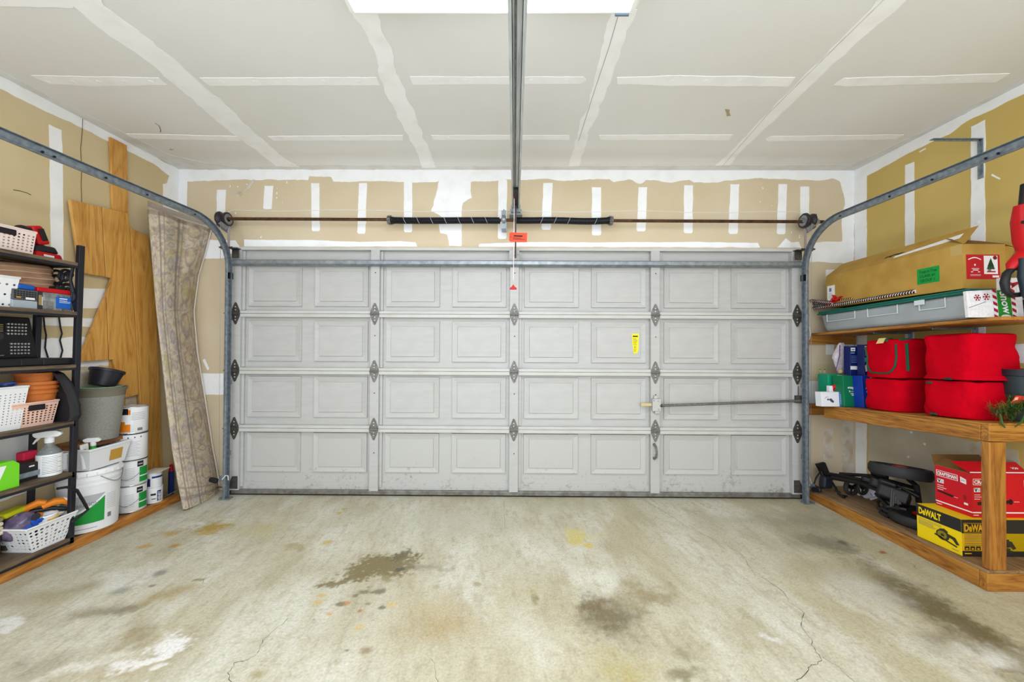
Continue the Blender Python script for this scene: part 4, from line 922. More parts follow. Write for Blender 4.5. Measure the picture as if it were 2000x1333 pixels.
# ---- fourth shelf
def pot(name, label, c, r, h, rim, m, cat='flower pot', rot=(0, 0, 0), group=None, inner=None, wall=.006):
    t = thing(name, label, cat, c, rot, group)
    MB().lathe([(r * .72, 0), (r * .93, h - rim), (r * .9, h - rim), (r * .9 - wall, h - rim), (r * .7 - wall, .006), (0, .006)], 28).build('body', m, t, smooth=True)
    MB().lathe([(r * .93, h - rim - .001), (r, h - rim), (r, h - .003), (r - .003, h), (r - wall - .004, h), (r - wall - .004, h - rim)], 28, caps=False).build('rim', m, t, smooth=True)
    return t
zz = SZ[3] + .07
for i, (r, h, lab) in enumerate([(.098, .13, 'lowest terracotta pot of the nested stack, in the pink basket'), (.100, .13, 'second terracotta pot up in the nested stack'), (.100, .13, 'third terracotta pot up in the nested stack'), (.083, .13, 'smallest terracotta pot on top of the nested stack')]):
    pot('terracotta_pot', lab, (-2.862, 2.235, zz), r, h, .017, TERRA, group='nested terracotta pots')
    zz += (.027, .026, .052, 0)[i]
t = thing('curved_tray', 'curved black plastic tray standing upright against the rack post', 'tray', (-2.80, 2.285, SZ[3] + .001))
out = [(-.13, .0), (.10, 0), (.135, .012), (.15, .04), (.145, .10), (.125, .17), (.09, .24), (.04, .295), (-.02, .318), (-.13, .318)]
MB().prism(out, (0, .012, 0), (1, 0, 0), (0, 0, 1), (0, -.012, 0)).build('panel', M('tray_black', (26, 24, 28), .6), t)
inn_ = [(x - .012 if x > 0 else x, min(max(z, .012), .306)) for x, z in out]
mb = MB()
for i in range(1, len(out) - 2):
    a, b_, c_, d_ = out[i], out[i + 1], inn_[i + 1], inn_[i]
    mb.hexa([(a[0], -.03, a[1]), (b_[0], -.03, b_[1]), (c_[0] - .008, -.03, c_[1] - .004), (d_[0] - .008, -.03, d_[1] - .004)], [(a[0], .0, a[1]), (b_[0], .0, b_[1]), (c_[0] - .008, .0, c_[1] - .004), (d_[0] - .008, .0, d_[1] - .004)])
mb.build('raised_rim', M('tray_rim', (44, 44, 48), .5), t)
MB().rod((-.02, -.006, .17), (-.02, -.012, .17), .008, 8).build('red_button', M('dark_red', (110, 16, 26), .5), t)
SCI = M('scissor_blue', (52, 86, 160), .45)
t = thing('scissors', 'blue handled scissors lying across the tall white basket', 'scissors', (-2.80, 2.07, SZ[3] + .24))
for k, (cy, s) in enumerate(((.0, 1), (-.055, .9))):
    MB().tube([(.0 + .017 * s * math.cos(a * PI / 8), cy + .03 * s * math.sin(a * PI / 8), .008 + .010 * math.cos(a * PI / 8)) for a in range(16)], .006, 6, closed=True).build('finger_loop', SCI, t, smooth=True)
MB().box(-.012, -.20, .004, .004, -.08, .008).build('blade', CHR, t)
t = thing('blue_clip', 'dark blue clip lying over the tall white basket near the fourth shelf top', 'clip', (-2.90, 2.0, SZ[3] + .236)); lump('clip', M('petrol_blue', (22, 84, 120), .4), t, (0, .06, .08), (.03, .09, .022), (0, 0, 0), .008); lump('clip_leg', M('petrol_dark', (30, 40, 60), .5), t, (0, -.02, .04), (.02, .03, .08), (0, 0, 0), .006)

# ---- fifth shelf
LIME = M('lime_plastic', (116, 210, 40), .45)
t = thing('green_carton', 'lime green carton with a white corner on the fifth shelf', 'carton', (-2.785, 2.0, SZ[4]))
MB().prism([(-.16, 0), (.085, 0), (.085, .125), (.06, .15), (-.16, .15)], (.04, 0, 0), (0, 1, 0), (0, 0, 1), (-.07, 0, 0)).build('box', LIME, t, bevel=.002)
pq = Print((.0402, -.16, 0), (0, 1, 0), (0, 0, 1)); pq.poly([(0, .02), (.15, .02), (.19, .13), (0, .14)], LWHITE); pq.build('print', t)
t = thing('spray_trigger', 'lime green spray trigger above the green carton', 'spray bottle', (-2.83, 1.99, SZ[4] + .151)); lump('neck', LIME, t, (0, .0, .02), (.025, .025, .04), (0, 0, 0), .006); lump('head', LIME, t, (0, .02, .05), (.03, .08, .03), (0, 0, 0), .01); lump('lever', LIME, t, (0, .05, .02), (.012, .012, .05), (.5, 0, 0), .004)
t = thing('hand_sander', 'black hand tool with a silver bar behind the green carton', 'tool', (-2.83, 2.15, SZ[4]))
MB().prism([(-.1, .0), (.085, 0), (.085, .07), (.06, .10), (-.1, .105)], (.03, 0, .0), (0, 1, 0), (0, 0, 1), (-.08, 0, 0)).build('body', M('tool_black', (30, 28, 32), .5), t, bevel=.006); MB().box(.031, -.1, .022, .041, .07, .052).build('bar', GALVB, t, bevel=.002); lump('button', WHT, t, (.03, .03, .08), (.004, .025, .008), (0, 0, 0), .002)
def spray_bottle(name, label, c, m_body, s=1.0, lab=None, rotz=0, m_head=WHT):
    t = thing(name, label, 'spray bottle', c, (0, 0, rotz))
    MB().lathe([(.001, 0), (.047 * s, 0), (.05 * s, .006), (.05 * s, .12 * s), (.044 * s, .14 * s), (.022 * s, .165 * s), (.017 * s, .18 * s), (.017 * s, .195 * s), (.001, .195 * s)], 24).build('bottle', m_body, t, smooth=True)
    if lab: lab(t, s)
    MB().lathe([(.019 * s, .186 * s), (.02 * s, .212 * s), (.012 * s, .222 * s), (.001, .222 * s)], 18).build('collar', m_head, t, smooth=True)
    MB().prism([(-.05, .218), (.035, .218), (.05, .228), (.05, .240), (.03, .255), (-.04, .255), (-.062, .246), (-.062, .232)], (0, .014 * s, 0), (0, 0, 0) if 0 else (s, 0, 0), (0, 0, s), (0, -.028 * s, 0)).build('head', m_head, t, bevel=.004 * s)
    MB().tube([(-.035 * s, 0, .222 * s), (-.05 * s, 0, .205 * s), (-.062 * s, 0, .185 * s)], [.007 * s, .006 * s, .004 * s], 8).build('trigger', m_head, t, smooth=True)
    return t
def wraplabel(t, s):
    MB().lathe([(.0506 * s, .004), (.0508 * s, .004), (.0508 * s, .125 * s), (.0506 * s, .125 * s)], 24, caps=False).build('label', LWHITE, t, smooth=True)
    for k in range(11):
        MB().lathe([(.0511 * s, 0), (.0511 * s, .0022)], 10, (0, 0, (.02 + .0092 * k) * s), caps=False, arc=(-1.75, -.55 if k % 3 else -.2)).build('label_print', GREYINK if k not in (0, 1, 7) else INK, t)
spray_bottle('spray_bottle', 'clear spray bottle with a white trigger and white label on the fifth shelf', (-2.80, 2.262, SZ[4]), CLEAR, 1.05, wraplabel, rotz=.55)
t = thing('pink_sponge', 'pink block behind the clear spray bottle', 'sponge', (-2.90, 2.235, SZ[4])); lump('block', M('hot_pink', (206, 34, 72), .7), t, (0, 0, .125), (.05, .07, .05), (0, 0, 0), .008); lump('stand', M('brown_box', (80, 58, 40), .7), t, (0, 0, .05), (.05, .08, .1), (0, 0, 0), .003)
t = thing('white_carton', 'small white carton between the spray bottle and the rack post', 'carton', (-2.83, 2.322, SZ[4])); lump('carton_body', mat('carton_white', (222, 222, 228), .6), t, (.02, 0, .055), (.05, .04, .09), (0, 0, 0), .002); lump('carton_flap', LWHITE, t, (.02, 0, .105), (.055, .045, .008), (.05, 0, 0), .001)
tag(MB().tube([(-2.79, 2.31, SZ[4] + .10), (-2.785, 2.315, SZ[4] + .06), (-2.787, 2.30, SZ[4] + .004)], .004, 6).build('hanging_cord', M('maroon', (96, 18, 36), .6), None, smooth=True), 'dark red cord hanging down beside the small white carton', 'cord')

# ---- lowest shelf: what lies in the round-hole basket
bz = SZ[5] + .006
t = thing('orange_gripper', 'orange and black hand clamp sticking up out of the round-hole basket', 'clamp', (-2.845, 2.27, bz))
mb = MB(); mb.tube([(-.05, -.07, .17), (-.03, -.05, .215), (.0, -.02, .235), (.02, .0, .225)], [.012, .02, .022, .016], 8); mb.build('jaw', ORANGE, t, smooth=True)
mb = MB(); mb.tube([(.01, -.01, .205), (.04, .03, .222), (.06, .06, .215), (.075, .075, .19)], [.016, .021, .02, .01], 8); mb.build('jaw', ORANGE, t, smooth=True)
MB().tube([(-.05, -.08, .19), (.0, -.03, .19), (.03, .02, .185), (.07, .07, .16)], .012, 8).build('handle', BLACK, t, smooth=True); MB().tube([(0, -.02, .2), (-.01, -.03, .1), (-.02, -.03, .01)], .012, 8).build('shaft', BLACK, t); lump('orange_block', ORANGE, t, (.02, -.05, .15), (.03, .06, .06), (0, .2, .3), .006)
t = thing('purple_bag', 'translucent purple plastic bag in the round-hole basket', 'bag', (-2.85, 2.165, bz + .02))
def blob(u, v):
    a = 2 * PI * u; b_ = PI * v; k = 1 + .10 * noise.noise(Vector((math.cos(a) * 2, math.sin(a) * 2, v * 4)))
    return (.065 * math.cos(a) * math.sin(b_) * k, .07 * math.sin(a) * math.sin(b_) * k, .115 + .07 * math.cos(b_) * k + .02 * math.sin(a) * math.sin(b_))
MB().grid(blob, 24, 14).build('bag', mat('purple_film', (118, 104, 128), .25, col2=(74, 66, 92), scale=24), t, smooth=True)
MB().lathe([(.0, .001), (.022, 0), (.022, -.002)], 14, (0, 0, 0), 'X').build('dark_patch', M('slate_patch', (52, 54, 62), .5), t).location = (.062, .03, .155)
t = thing('blue_glove', 'crumpled blue glove in the round-hole basket', 'glove', (-2.81, 2.17, bz)); 
MB().grid(lambda u, v: (.035 * math.cos(2 * PI * u) * math.sin(PI * v), .05 * math.sin(2 * PI * u) * math.sin(PI * v), .125 + .035 * math.cos(PI * v) + .015 * math.sin(2 * PI * u) + .006 * math.sin(9 * u + 7 * v)), 20, 12).build('palm', M('glove_blue', (22, 84, 190), .6), t, smooth=True)
for k in range(3): MB().tube([(.01, .02 + k * .014, .13), (.025, .035 + k * .018, .155), (.03, .05 + k * .018, .15)], [.008, .008, .006], 6).build('finger', M('glove_blue', (22, 84, 190), .6), t, smooth=True)
t = thing('white_cup', 'white plastic cup standing in the round-hole basket', 'cup', (-2.80, 2.275, bz), (.1, 0, 0)); MB().lathe([(.001, 0), (.03, 0), (.04, .16), (.041, .165), (.036, .165), (.028, .01)], 20, caps=False).build('cup', WHT, t, smooth=True); MB().lathe([(.041, .155), (.044, .16), (.041, .168)], 20, caps=False).build('lip', WHT, t)
t = thing('white_cable_coil', 'coil of white cable at the far end of the round-hole basket', 'cable', (-2.79, 2.33, bz)); 
for k in range(3): MB().tube([(.06 * math.cos(a * PI / 10) * (1 - k * .08), .004 * k, .17 + .06 * math.sin(a * PI / 10) * (1 - k * .08)) for a in range(-3, 14)], .007, 6).build('cable_turn', WHT, t, smooth=True)
t = thing('paper_leaflet', 'folded white leaflet with a yellow edge in the round-hole basket', 'paper', (-2.79, 2.24, bz + .12)); MB().slab([(-.04, -.06, 0), (.045, -.04, .0), (.03, .07, .035), (-.045, .05, .035)], (0, 0, .002)).build('sheet', LWHITE, t); MB().slab([(.01, .0, .0225), (.045, -.02, .0085), (.03, .06, .0345)], (0, 0, .002)).build('yellow_edge', M('ochre_print', (214, 168, 40), .6), t)
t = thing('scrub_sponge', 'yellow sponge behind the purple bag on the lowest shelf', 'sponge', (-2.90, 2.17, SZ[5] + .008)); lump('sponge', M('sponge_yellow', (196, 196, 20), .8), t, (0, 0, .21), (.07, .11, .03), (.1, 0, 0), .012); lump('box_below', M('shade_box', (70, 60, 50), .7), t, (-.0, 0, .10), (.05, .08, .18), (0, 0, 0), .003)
t = thing('cloth_stack', 'stack of folded cream cloths at the left of the lowest shelf', 'cloths', (-2.90, 2.03, SZ[5] + .008))
for k, c_ in enumerate(((222, 214, 186), (206, 196, 158), (224, 218, 196), (150, 140, 96))): lump('cloth', M('cloth%d' % k, c_, .9), t, (0, 0, .13 + k * .024), (.11, .14, .022), (0, 0, .04 * k), .008)
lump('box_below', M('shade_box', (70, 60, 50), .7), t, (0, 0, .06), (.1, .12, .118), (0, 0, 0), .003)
tag(MB().tube([at(u, v, X=-2.70) for u, v in [(112, 955), (130, 952), (150, 958), (163, 980), (172, 996), (155, 1010), (142, 1020)]], .008, 6).build('bent_strap', BLACK, None), 'bent black strap sticking out of the round-hole basket past the rack post', 'strap')

# ---- bucket, bin, planter, cans
def can(name, label, c, r, h, m, group=None, lidm=None, paint=None):
    t = thing(name, label, 'paint can', c, (0, 0, 0), group)
    MB().lathe([(r * .97, 0), (r, .004), (r, h - .006), (r * .97, h - .002)], 28).build('can', m, t, smooth=True)
    MB().lathe([(r * .985, h - .005), (r * 1.02, h - .003), (r * 1.02, h), (r * .93, h), (r * .9, h - .005), (0, h - .005)], 28, caps=False).build('lid', lidm or CHR, t, smooth=True)
    MB().lathe([(r * 1.015, -.0), (r * 1.02, .003), (r * 1.01, .006)], 28, caps=False).build('bottom_seam', lidm or CHR, t)
    if paint: paint(t, r, h)
    return t
def arcs(t, r, z0, z1, a0, a1, m, name='label_print', k=1, n=12): return MB().lathe([(r + .0006 * k, z0), (r + .0006 * k, z1)], n, caps=False, arc=(a0, a1)).build(name, m, t, smooth=True)
CX, CYC = -2.852, 2.808; A0 = -.75            # towards the camera
def p1(t, r, h):
    arcs(t, r, .015, h - .02, A0 - 1.5, A0 - .2, ORANGE); arcs(t, r, .1, h - .01, A0 - 1.5, A0 - .35, M('can_black', (26, 24, 30), .4), k=2); arcs(t, r, .09, .14, A0 - 1.0, A0 - .2, LWHITE, k=3); arcs(t, r, .07, .1, A0 - .55, A0 + .0, LWHITE, k=3)
    for k in range(5): arcs(t, r, .15 - k * .012, .152 - k * .012, A0 - .1, A0 + .8, GREYINK, k=2)
    arcs(t, r, .02, .04, A0 + .25, A0 + .6, GREYINK, k=2)
def p2(t, r, h):
    for k in range(13): arcs(t, r, .035 + k * .0085, .0365 + k * .0085, A0 - .7, A0 + .5 - (k % 3) * .1, GREYINK)
    for k in range(4): arcs(t, r, h - .03, h - .02, A0 - .7 + k * .4, A0 - .63 + k * .4, INK)
def p3(t, r, h):
    for k in range(9): arcs(t, r, .04 + k * .011, .0415 + k * .011, A0 - .5, A0 + .15, GREYINK)
    arcs(t, r, .02, .13, A0 + .45, A0 + 1.3, LGREEN); arcs(t, r, .06, .068, A0 + .45, A0 + 1.3, LWHITE, k=2); arcs(t, r, .135, .175, A0 + .3, A0 + .75, INK, k=2); arcs(t, r, .15, .158, A0 + .36, A0 + .68, LGREY, k=3)
    mb = MB(); mb.tube([((r + .006) * math.cos(A0 - 1.3 + a * .13), (r + .006) * math.sin(A0 - 1.3 + a * .13), .10 - .05 * math.sin(a * PI / 14)) for a in range(15)], .0018, 5); mb.build('wire_handle', GALV, t)
CANW = M('can_white', (228, 228, 230), .4)
can('paint_can', 'white paint can with green corner at the bottom of the can stack', (CX, CYC, .0585), .083, .19, CANW, 'stacked paint cans', None, p3)
can('paint_can', 'white paint can with green corner, second from the bottom of the can stack', (CX, CYC + .002, .2495), .083, .185, CANW, 'stacked paint cans', None, p3)
can('paint_can', 'plain white printed can, third from the bottom of the can stack', (CX + .003, CYC - .005, .436), .087, .195, CANW, 'stacked paint cans', M('lid_dark', (40, 40, 44), .4), p2)
can('paint_can', 'orange and white labelled can on top of the can stack', (CX + .004, CYC, .633), .083, .195, CANW, 'stacked paint cans', CHR, p1)
def pt1(t, r, h):
    arcs(t, r, h - .04, h - .025, A0 - .4, A0 + 1.2, NAVY); arcs(t, r, .01, .07, A0 - 1.2, A0 - .6, NAVY)
def pt2(t, r, h):
    arcs(t, r, .012, h - .025, A0 + .25, A0 + .75, NAVY); arcs(t, r, .03, .036, A0 - .4, A0 + .1, INK); arcs(t, r, .06, .075, A0 - .5, A0 + .1, INK)
    vs, fs = text_geo('HENRY', .03); x0 = min(v.x for v in vs); x1 = max(v.x for v in vs); y1 = max(v.y for v in vs)
    mb = MB(); mb.add([((r + .002) * math.cos(A0 + .68 - .34 * v.y / y1), (r + .002) * math.sin(A0 + .68 - .34 * v.y / y1), .016 + (h - .048) * (v.x - x0) / (x1 - x0)) for v in vs], fs); mb.build('lettering', LWHITE, t, fix=False)
can('filler_tub', 'small white tub with a blue upright label on the left curb', (-2.815, 2.95, .0585), .050, .118, CANW, 'small filler tubs', WHT, pt2)
t = can('filler_tub', 'small white and blue tub with a loose lid on top of another tub', (-2.816, 2.95, .1775), .046, .112, CANW, 'small filler tubs', WHT, pt1)
MB().slab([(-.055, -.05, .114), (.065, -.05, .116), (.075, .05, .128), (-.05, .05, .12)], (0, 0, .004)).build('loose_lid', M('lid_cream', (216, 208, 192), .6), t)
t = thing('bucket', 'large white compound bucket with a green and grey label', 'bucket', (-2.872, 2.545, .0585))
MB().lathe([(.133, 0), (.138, .004), (.148, .30), (.152, .30), (.152, .312), (.149, .314), (.149, .33), (.153, .33), (.153, .342), (.149, .344), (.149, .372)], 40).build('pail', WHT, t, smooth=True)
MB().lathe([(.150, .368), (.158, .370), (.158, .392), (.150, .402), (.140, .402), (.136, .394), (0, .394)], 40, caps=False).build('lid', WHT, t, smooth=True)
for k in range(24): MB().cbox((.158 * math.cos(k * PI / 12), .158 * math.sin(k * PI / 12), .38), (.006, .006, .018)).build('lid_rib', WHT, t)
def bl(z): return .138 + .010 * z / .3
def barc(z0, z1, a0, a1, m, k=1, zf=None, n=18):
    vs = []; fs = []
    for i in range(n + 1):
        f = i / n; a = a0 + (a1 - a0) * f; zb, zt = (z0, z1) if zf is None else zf(f)
        for z in (zb, zt): vs.append(((bl(z) + .0008 * k) * math.cos(a), (bl(z) + .0008 * k) * math.sin(a), z))
    for i in range(n): fs.append((2 * i, 2 * i + 2, 2 * i + 3, 2 * i + 1))
    return MB().add(vs, fs).build('label_print', m, t, smooth=True, fix=False)
B0 = -.95
barc(.06, .245, B0 - .75, B0 + .72, LGREY); barc(0, 0, B0 - .75, B0 + .72, LWHITE, 2, lambda f: (.06, .125 + .115 * f ** 2)); barc(0, 0, B0 - .75, B0 + .72, LGREEN, 3, lambda f: (.062, .11 + .115 * f ** 2)); barc(.205, .215, B0 - .55, B0 - .2, LGREEN, 2)
vs, fs = text_geo('PREPARATION', .0); x0 = min(v.x for v in vs); x1 = max(v.x for v in vs); y1 = max(v.y for v in vs)
MB().add([((bl(.18) + .003) * math.cos(B0 - .5 + 1.0 * (v.x - x0) / (x1 - x0)), (bl(.18) + .003) * math.sin(B0 - .5 + 1.0 * (v.x - x0) / (x1 - x0)), .168 + .022 * v.y / y1 + .01 * (v.x - x0) / (x1 - x0)) for v in vs], fs).build('lettering', GREYINK, t, fix=False)
barc(.028, .031, B0 - .6, B0 + .5, GREYINK); barc(.07, .10, B0 + .85, B0 + 1.0, GREYINK)
for k in range(9): barc(.13 + k * .012, .1315 + k * .012, B0 + .8, B0 + 1.2, GREYINK)
mb = MB(); mb.tube([(.156 * math.cos(-.4 + a * .11), .156 * math.sin(-.4 + a * .11), .36 - .06 * math.sin(a * PI / 12)) for a in range(13)], .002, 5); mb.build('wire_handle', GALV, t)
bk = -2.862, 2.565, .4615
t = thing('tote_bin', 'white plastic bin with a gold label on top of the big bucket', 'bin', bk, (0, 0, .06))
mb = MB()
W0 = [(-.085, -.115, 0), (.085, -.115, 0), (.085, .115, 0), (-.085, .115, 0)]; W1 = [(-.1, -.135, .135), (.105, -.135, .135), (.105, .14, .135), (-.1, .14, .135)]
for k in range(4): mb.add([W0[k], W0[(k + 1) % 4], W1[(k + 1) % 4], W1[k]], [(0, 1, 2, 3)])
mb.face(W0); o_ = mb.build('body', WHT, t, fix=True); q = o_.modifiers.new('wall', 'SOLIDIFY'); q.thickness = .004; q.offset = 0
mb = MB()
for k in range(4): mb.cbox([(W1[k][i] + W1[(k + 1) % 4][i]) / 2 for i in range(3)], (.215 if k % 2 == 0 else .014, .014 if k % 2 == 0 else .285, .014))
mb.build('rim', WHT, t, bevel=.004)
dz = Vector((.02, 0, .135)).normalized(); Print((.091, .0, .03), (0, 1, 0), dz, lift=.003).rect(0, 0, .085, .075, GOLD).build('gold_label', t)
def lab2(tt, s): 
    MB().lathe([(.0506 * s, .06 * s), (.0506 * s, .11 * s)], 20, caps=False).build('label', LWHITE, tt, smooth=True); MB().lathe([(.0512 * s, .02), (.0512 * s, .05 * s)], 20, caps=False).build('green_band', LGREEN, tt, smooth=True)
spray_bottle('spray_bottle', 'small green and white spray bottle standing in the white bin', (-2.818, 2.515, .468), M('bottle_green', (40, 150, 48), .4), .76, lab2, rotz=.5)
t = thing('seed_box', 'white and orange packet standing in the white bin', 'packet', (-2.81, 2.462, .468)); lump('packet', LWHITE, t, (0, 0, .085), (.012, .055, .16), (0, -.1, .3), .002); lump('orange_corner', ORANGE, t, (.008, -.012, .11), (.006, .022, .05), (0, -.1, .3), .001)
t = thing('dark_bottle', 'dark blue bottle standing in the white bin behind the packet', 'bottle', (-2.88, 2.58, .468)); MB().lathe([(.001, 0), (.035, 0), (.037, .13), (.02, .16), (.016, .18), (.001, .18)], 18).build('bottle', M('bottle_navy', (24, 30, 52), .35), t, smooth=True); MB().lathe([(.018, .175), (.018, .195), (.001, .197)], 14).build('cap', BLACK, t)
PLK = wood('rough_lumber', (150, 100, 60), (120, 76, 44), (80, 50, 30), 'Y', .7)
tag(MB().box(-2.995, 2.42, .598, -2.83, 2.76, .634).build('lumber_offcut', PLK, None, bevel=.003), 'brown lumber offcut lying under the grey planter', 'lumber')
PLG = mat('planter_grey', (150, 148, 142), .7, col2=(136, 134, 128), scale=120, bump=.1, bscale=200)
t = thing('planter', 'large grey plastic planter standing on lumber above the white bin', 'planter', (-2.868, 2.60, .635))
MB().lathe([(.088, 0), (.092, .004), (.122, .30), (.118, .30), (.086, .01), (0, .01)], 36, caps=False).build('pot', PLG, t, smooth=True)
MB().lathe([(.121, .297), (.124, .30), (.126, .33), (.134, .345), (.137, .352), (.132, .356), (.12, .35), (.117, .30)], 36, caps=False).build('rim', mat('planter_rim', (116, 112, 96), .7), t, smooth=True)
t = thing('saucer', 'pale green saucer lying in the grey planter', 'saucer', (-2.868, 2.60, .965), (0, 0, 0)); MB().lathe([(.0, .0), (.095, 0), (.112, .028), (.108, .028), (.09, .006), (0, .006)], 32, caps=False).build('dish', M('sage_plastic', (158, 190, 160), .5), t, smooth=True); MB().lathe([(.112, .026), (.115, .028), (.112, .031), (.108, .03)], 32, caps=False).build('lip', M('sage_plastic', (158, 190, 160), .5), t, smooth=True)
pot('nursery_pot', 'black nursery pot tipped on its side in the grey planter', (-2.872, 2.61, 1.0), .094, .115, .018, M('nursery_black', (34, 34, 44), .4), rot=(-.30, .06, 0))

# ---- boards against the wall
bd = thing('veneer_board', 'notched oak veneer plank panel leaning on the left wall beside the rug', 'board', (-2.96, 2.75, .0585))
def plank(px, X=-2.962, th=.019, name='plank'):
    P = [at(u, v, X=X) - Vector((-2.96, 2.75, .0585)) for u, v in px]
    for q in P: q.z = max(q.z, 0)
    return MB().slab(P, (-th, 0, 0)).build(name, OAK, bd, bevel=.0015, seg=1)
plank([(137, 390), (198.4, 405), (205.4, 541), (158, 533)]); plank([(206.6, 578), (212.2, 703), (156, 707), (156, 701)])
plank([(200.0, 405), (251, 417), (253.4, 446), (271.3, 771), (238, 779), (222, 703), (213.8, 703), (208.3, 575), (219, 544), (207.0, 541)], X=-2.9615); plank([(255, 446), (289, 461), (303, 570), (311, 740), (318, 975), (287, 985), (273, 771)], X=-2.9612)
bd2 = thing('oak_board', 'tall narrow oak board rising above the notched panel to the ceiling', 'board', (-2.985, 2.8, .0585))
P = [at(u, v, X=-2.984) - Vector((-2.985, 2.8, .0585)) for u, v in [(216, 268), (248, 284), (251, 430), (221, 430)]]; lo_ = at(236, 600, X=-2.984); 
MB().slab(P, (-.017, 0, 0)).build('board_face', OAK, bd2, bevel=.0015, seg=1)
P2 = [P[3] + Vector((0, .0, 0)), P[2], Vector((P[2].x, P[2].y - .0, .0)), Vector((P[3].x, P[3].y, .0))]; MB().slab(P2, (-.017, 0, 0)).build('board_lower', OAK, bd2)

# ---- rug: rolled and leaning in the corner
def rug():
    t = thing('rolled_rug', 'rolled faded oriental rug leaning in the corner left of the door', 'rug', (-2.60, 3.1, 0))
    lev = [(0.0, (357, 996), (428, 962), .0), (.10, (346, 940), (425, 935), 0), (.25, (336, 880), (413, 870), 0), (.42, (325, 790), (399, 780), 0), (.58, (314, 690), (384, 690), 0), (.70, (305, 610), (377, 610), 0), (.80, (299, 540), (386, 540), 0), (.88, (294, 480), (400, 492), 0), (1.0, (288, 409), (411, 449), 0)]
    zs = [0, .18, .42, .78, 1.14, 1.46, 1.78, 2.05, 2.36]; Xc = [-2.60, -2.63, -2.66, -2.71, -2.76, -2.80, -2.84, -2.87, -2.90]
    nu, nv = 160, 420; rows = []
    def samp(f):
        for i in range(len(lev) - 1):
            if f <= lev[i + 1][0] + 1e-9:
                k = (f - lev[i][0]) / (lev[i + 1][0] - lev[i][0]); k = k * k * (3 - 2 * k) if 0 < i < len(lev) - 2 else k
                g = lambda a, b_: a + (b_ - a) * k
                return (g(lev[i][1][0], lev[i + 1][1][0]), g(lev[i][1][1], lev[i + 1][1][1])), (g(lev[i][2][0], lev[i + 1][2][0]), g(lev[i][2][1], lev[i + 1][2][1])), g(Xc[i], Xc[i + 1])
    vs = []; cols = []
    for j in range(nv + 1):
        f = j / nv; L_, R_, xc = samp(f)
        if j == 0: a, b_ = at(*L_, Z=.002), at(*R_, Z=.002)
        else: a, b_ = at(*L_, X=xc + .045), at(*R_, X=xc - .03)
        if b_.y > YB - .02: b_ = at(*R_, Y=YB - .02)
        c = (a + b_) / 2; h = (b_ - a) / 2; hl = h.length; vdir = Vector((-c.x, -c.y, 0)).normalized()
        dep = min(.075, hl * .8)
        for i in range(nu + 1):
            th = 2 * PI * 1.0 * i / nu
            w_ = -math.cos(th); d_ = math.sin(th)
            p = c + h * w_ + vdir * dep * d_ * (1 if d_ > 0 else .5)
            if d_ > 0 and f > .3: p += vdir * .012 * math.sin(w_ * 7 + f * 5) * (f - .3)
            if d_ > 0 and f > .72: p -= vdir * (f - .72) * .22 * max(0, 1 - abs(w_ - .2) * 1.5)
            if d_ < 0 and f > .9: p.z += .07 * (f - .9) / .1
            p.x = max(p.x, XL + .012 if c.z > .3 else p.x); p.y = min(p.y, YB - .008)
            if p.z < .06 and p.x < -2.742 : p.x = -2.742
            vs.append(p - Vector((-2.60, 3.1, 0)))
    me_mb = MB(); n = nu + 1
    me_mb.v = [tuple(p) for p in vs]; me_mb.f = [(j * n + i, j * n + i + 1, (j + 1) * n + i + 1, (j + 1) * n + i) for j in range(nv) for i in range(nu)]; me_mb.fm = [0] * len(me_mb.f)
    m = bpy.data.materials.new('faded_rug'); m.use_nodes = True; N = m.node_tree.nodes; b = N['Principled BSDF']; b.inputs['Roughness'].default_value = .95; b.inputs['Specular IOR Level'].default_value = .1
    ca = N.new('ShaderNodeVertexColor'); ca.layer_name = 'pile'; m.node_tree.links.new(ca.outputs['Color'], b.inputs['Base Color'])
    o_ = me_mb.build('rug_roll', m, t, smooth=True, fix=False)
    J, I = np.meshgrid(np.arange(nv + 1), np.arange(nu + 1), indexing='ij'); u = I / nu; v = J / nv; U = u * 2; V = v * 9.0      # U about half a metre per turn
    col = np.empty(u.shape + (3,)); col[:] = lin((206, 192, 172))
    def mx(f, c): 
        nonlocal col
        f = np.clip(f, 0, 1)[..., None]; col = col * (1 - f) + np.array(lin(c)) * f
    sm = lambda x, a, b_: np.clip((x - a) / (b_ - a), 0, 1)
    mx(sm(fbm(U * 10, V * 5, 4, 71, .7), .42, .62), (178, 160, 144)); mx(sm(fbm(U * 26, V * 13, 3, 73, .7), .52, .66), (206, 190, 160)); mx(sm(fbm(U * 22 + 9, V * 11, 3, 77, .6), .56, .68) * .7, (156, 138, 132)); mx(sm(fbm(U * 9, V * 4, 3, 79), .6, .72) * .5, (160, 156, 164)); mx(sm(fbm(U * 8 + 3, V * 4, 3, 83), .62, .74) * .8, (178, 168, 128))
    for uu, wdt, c in ((.135, .004, (134, 122, 116)), (.165, .003, (140, 130, 122)), (.24, .004, (132, 124, 118)), (.265, .003, (146, 136, 126)), (.40, .003, (150, 138, 128))): mx((np.abs(u - uu) < wdt) * .8, c)
    mid = (u > .17) & (u < .235); ph = (V * 2.2) % 1; mot = np.hypot((u - .2025) / .022, (ph - .5) / .3)
    mx((mid & (mot < 1)) * .4, (140, 138, 156)); mx((mid & (mot < .5)) * .5, (206, 192, 166)); mx((mid & (mot > 1.0) & (mot < 1.22)) * .6, (206, 194, 170))
    ph2 = (V * 1.1) % 1; m2 = np.hypot((u - .33) / .05, (ph2 - .5) / .32); ring = np.abs(m2 - .8) < .12
    mx(((u > .27) & (u < .39) & ring) * .6, (158, 134, 122)); mx(((u > .27) & (u < .39) & (m2 < .4)) * .6, (196, 182, 138))
    band = (v > .035) & (v < .05) | (v > .075) & (v < .082); mx(band * .6, (140, 126, 118))
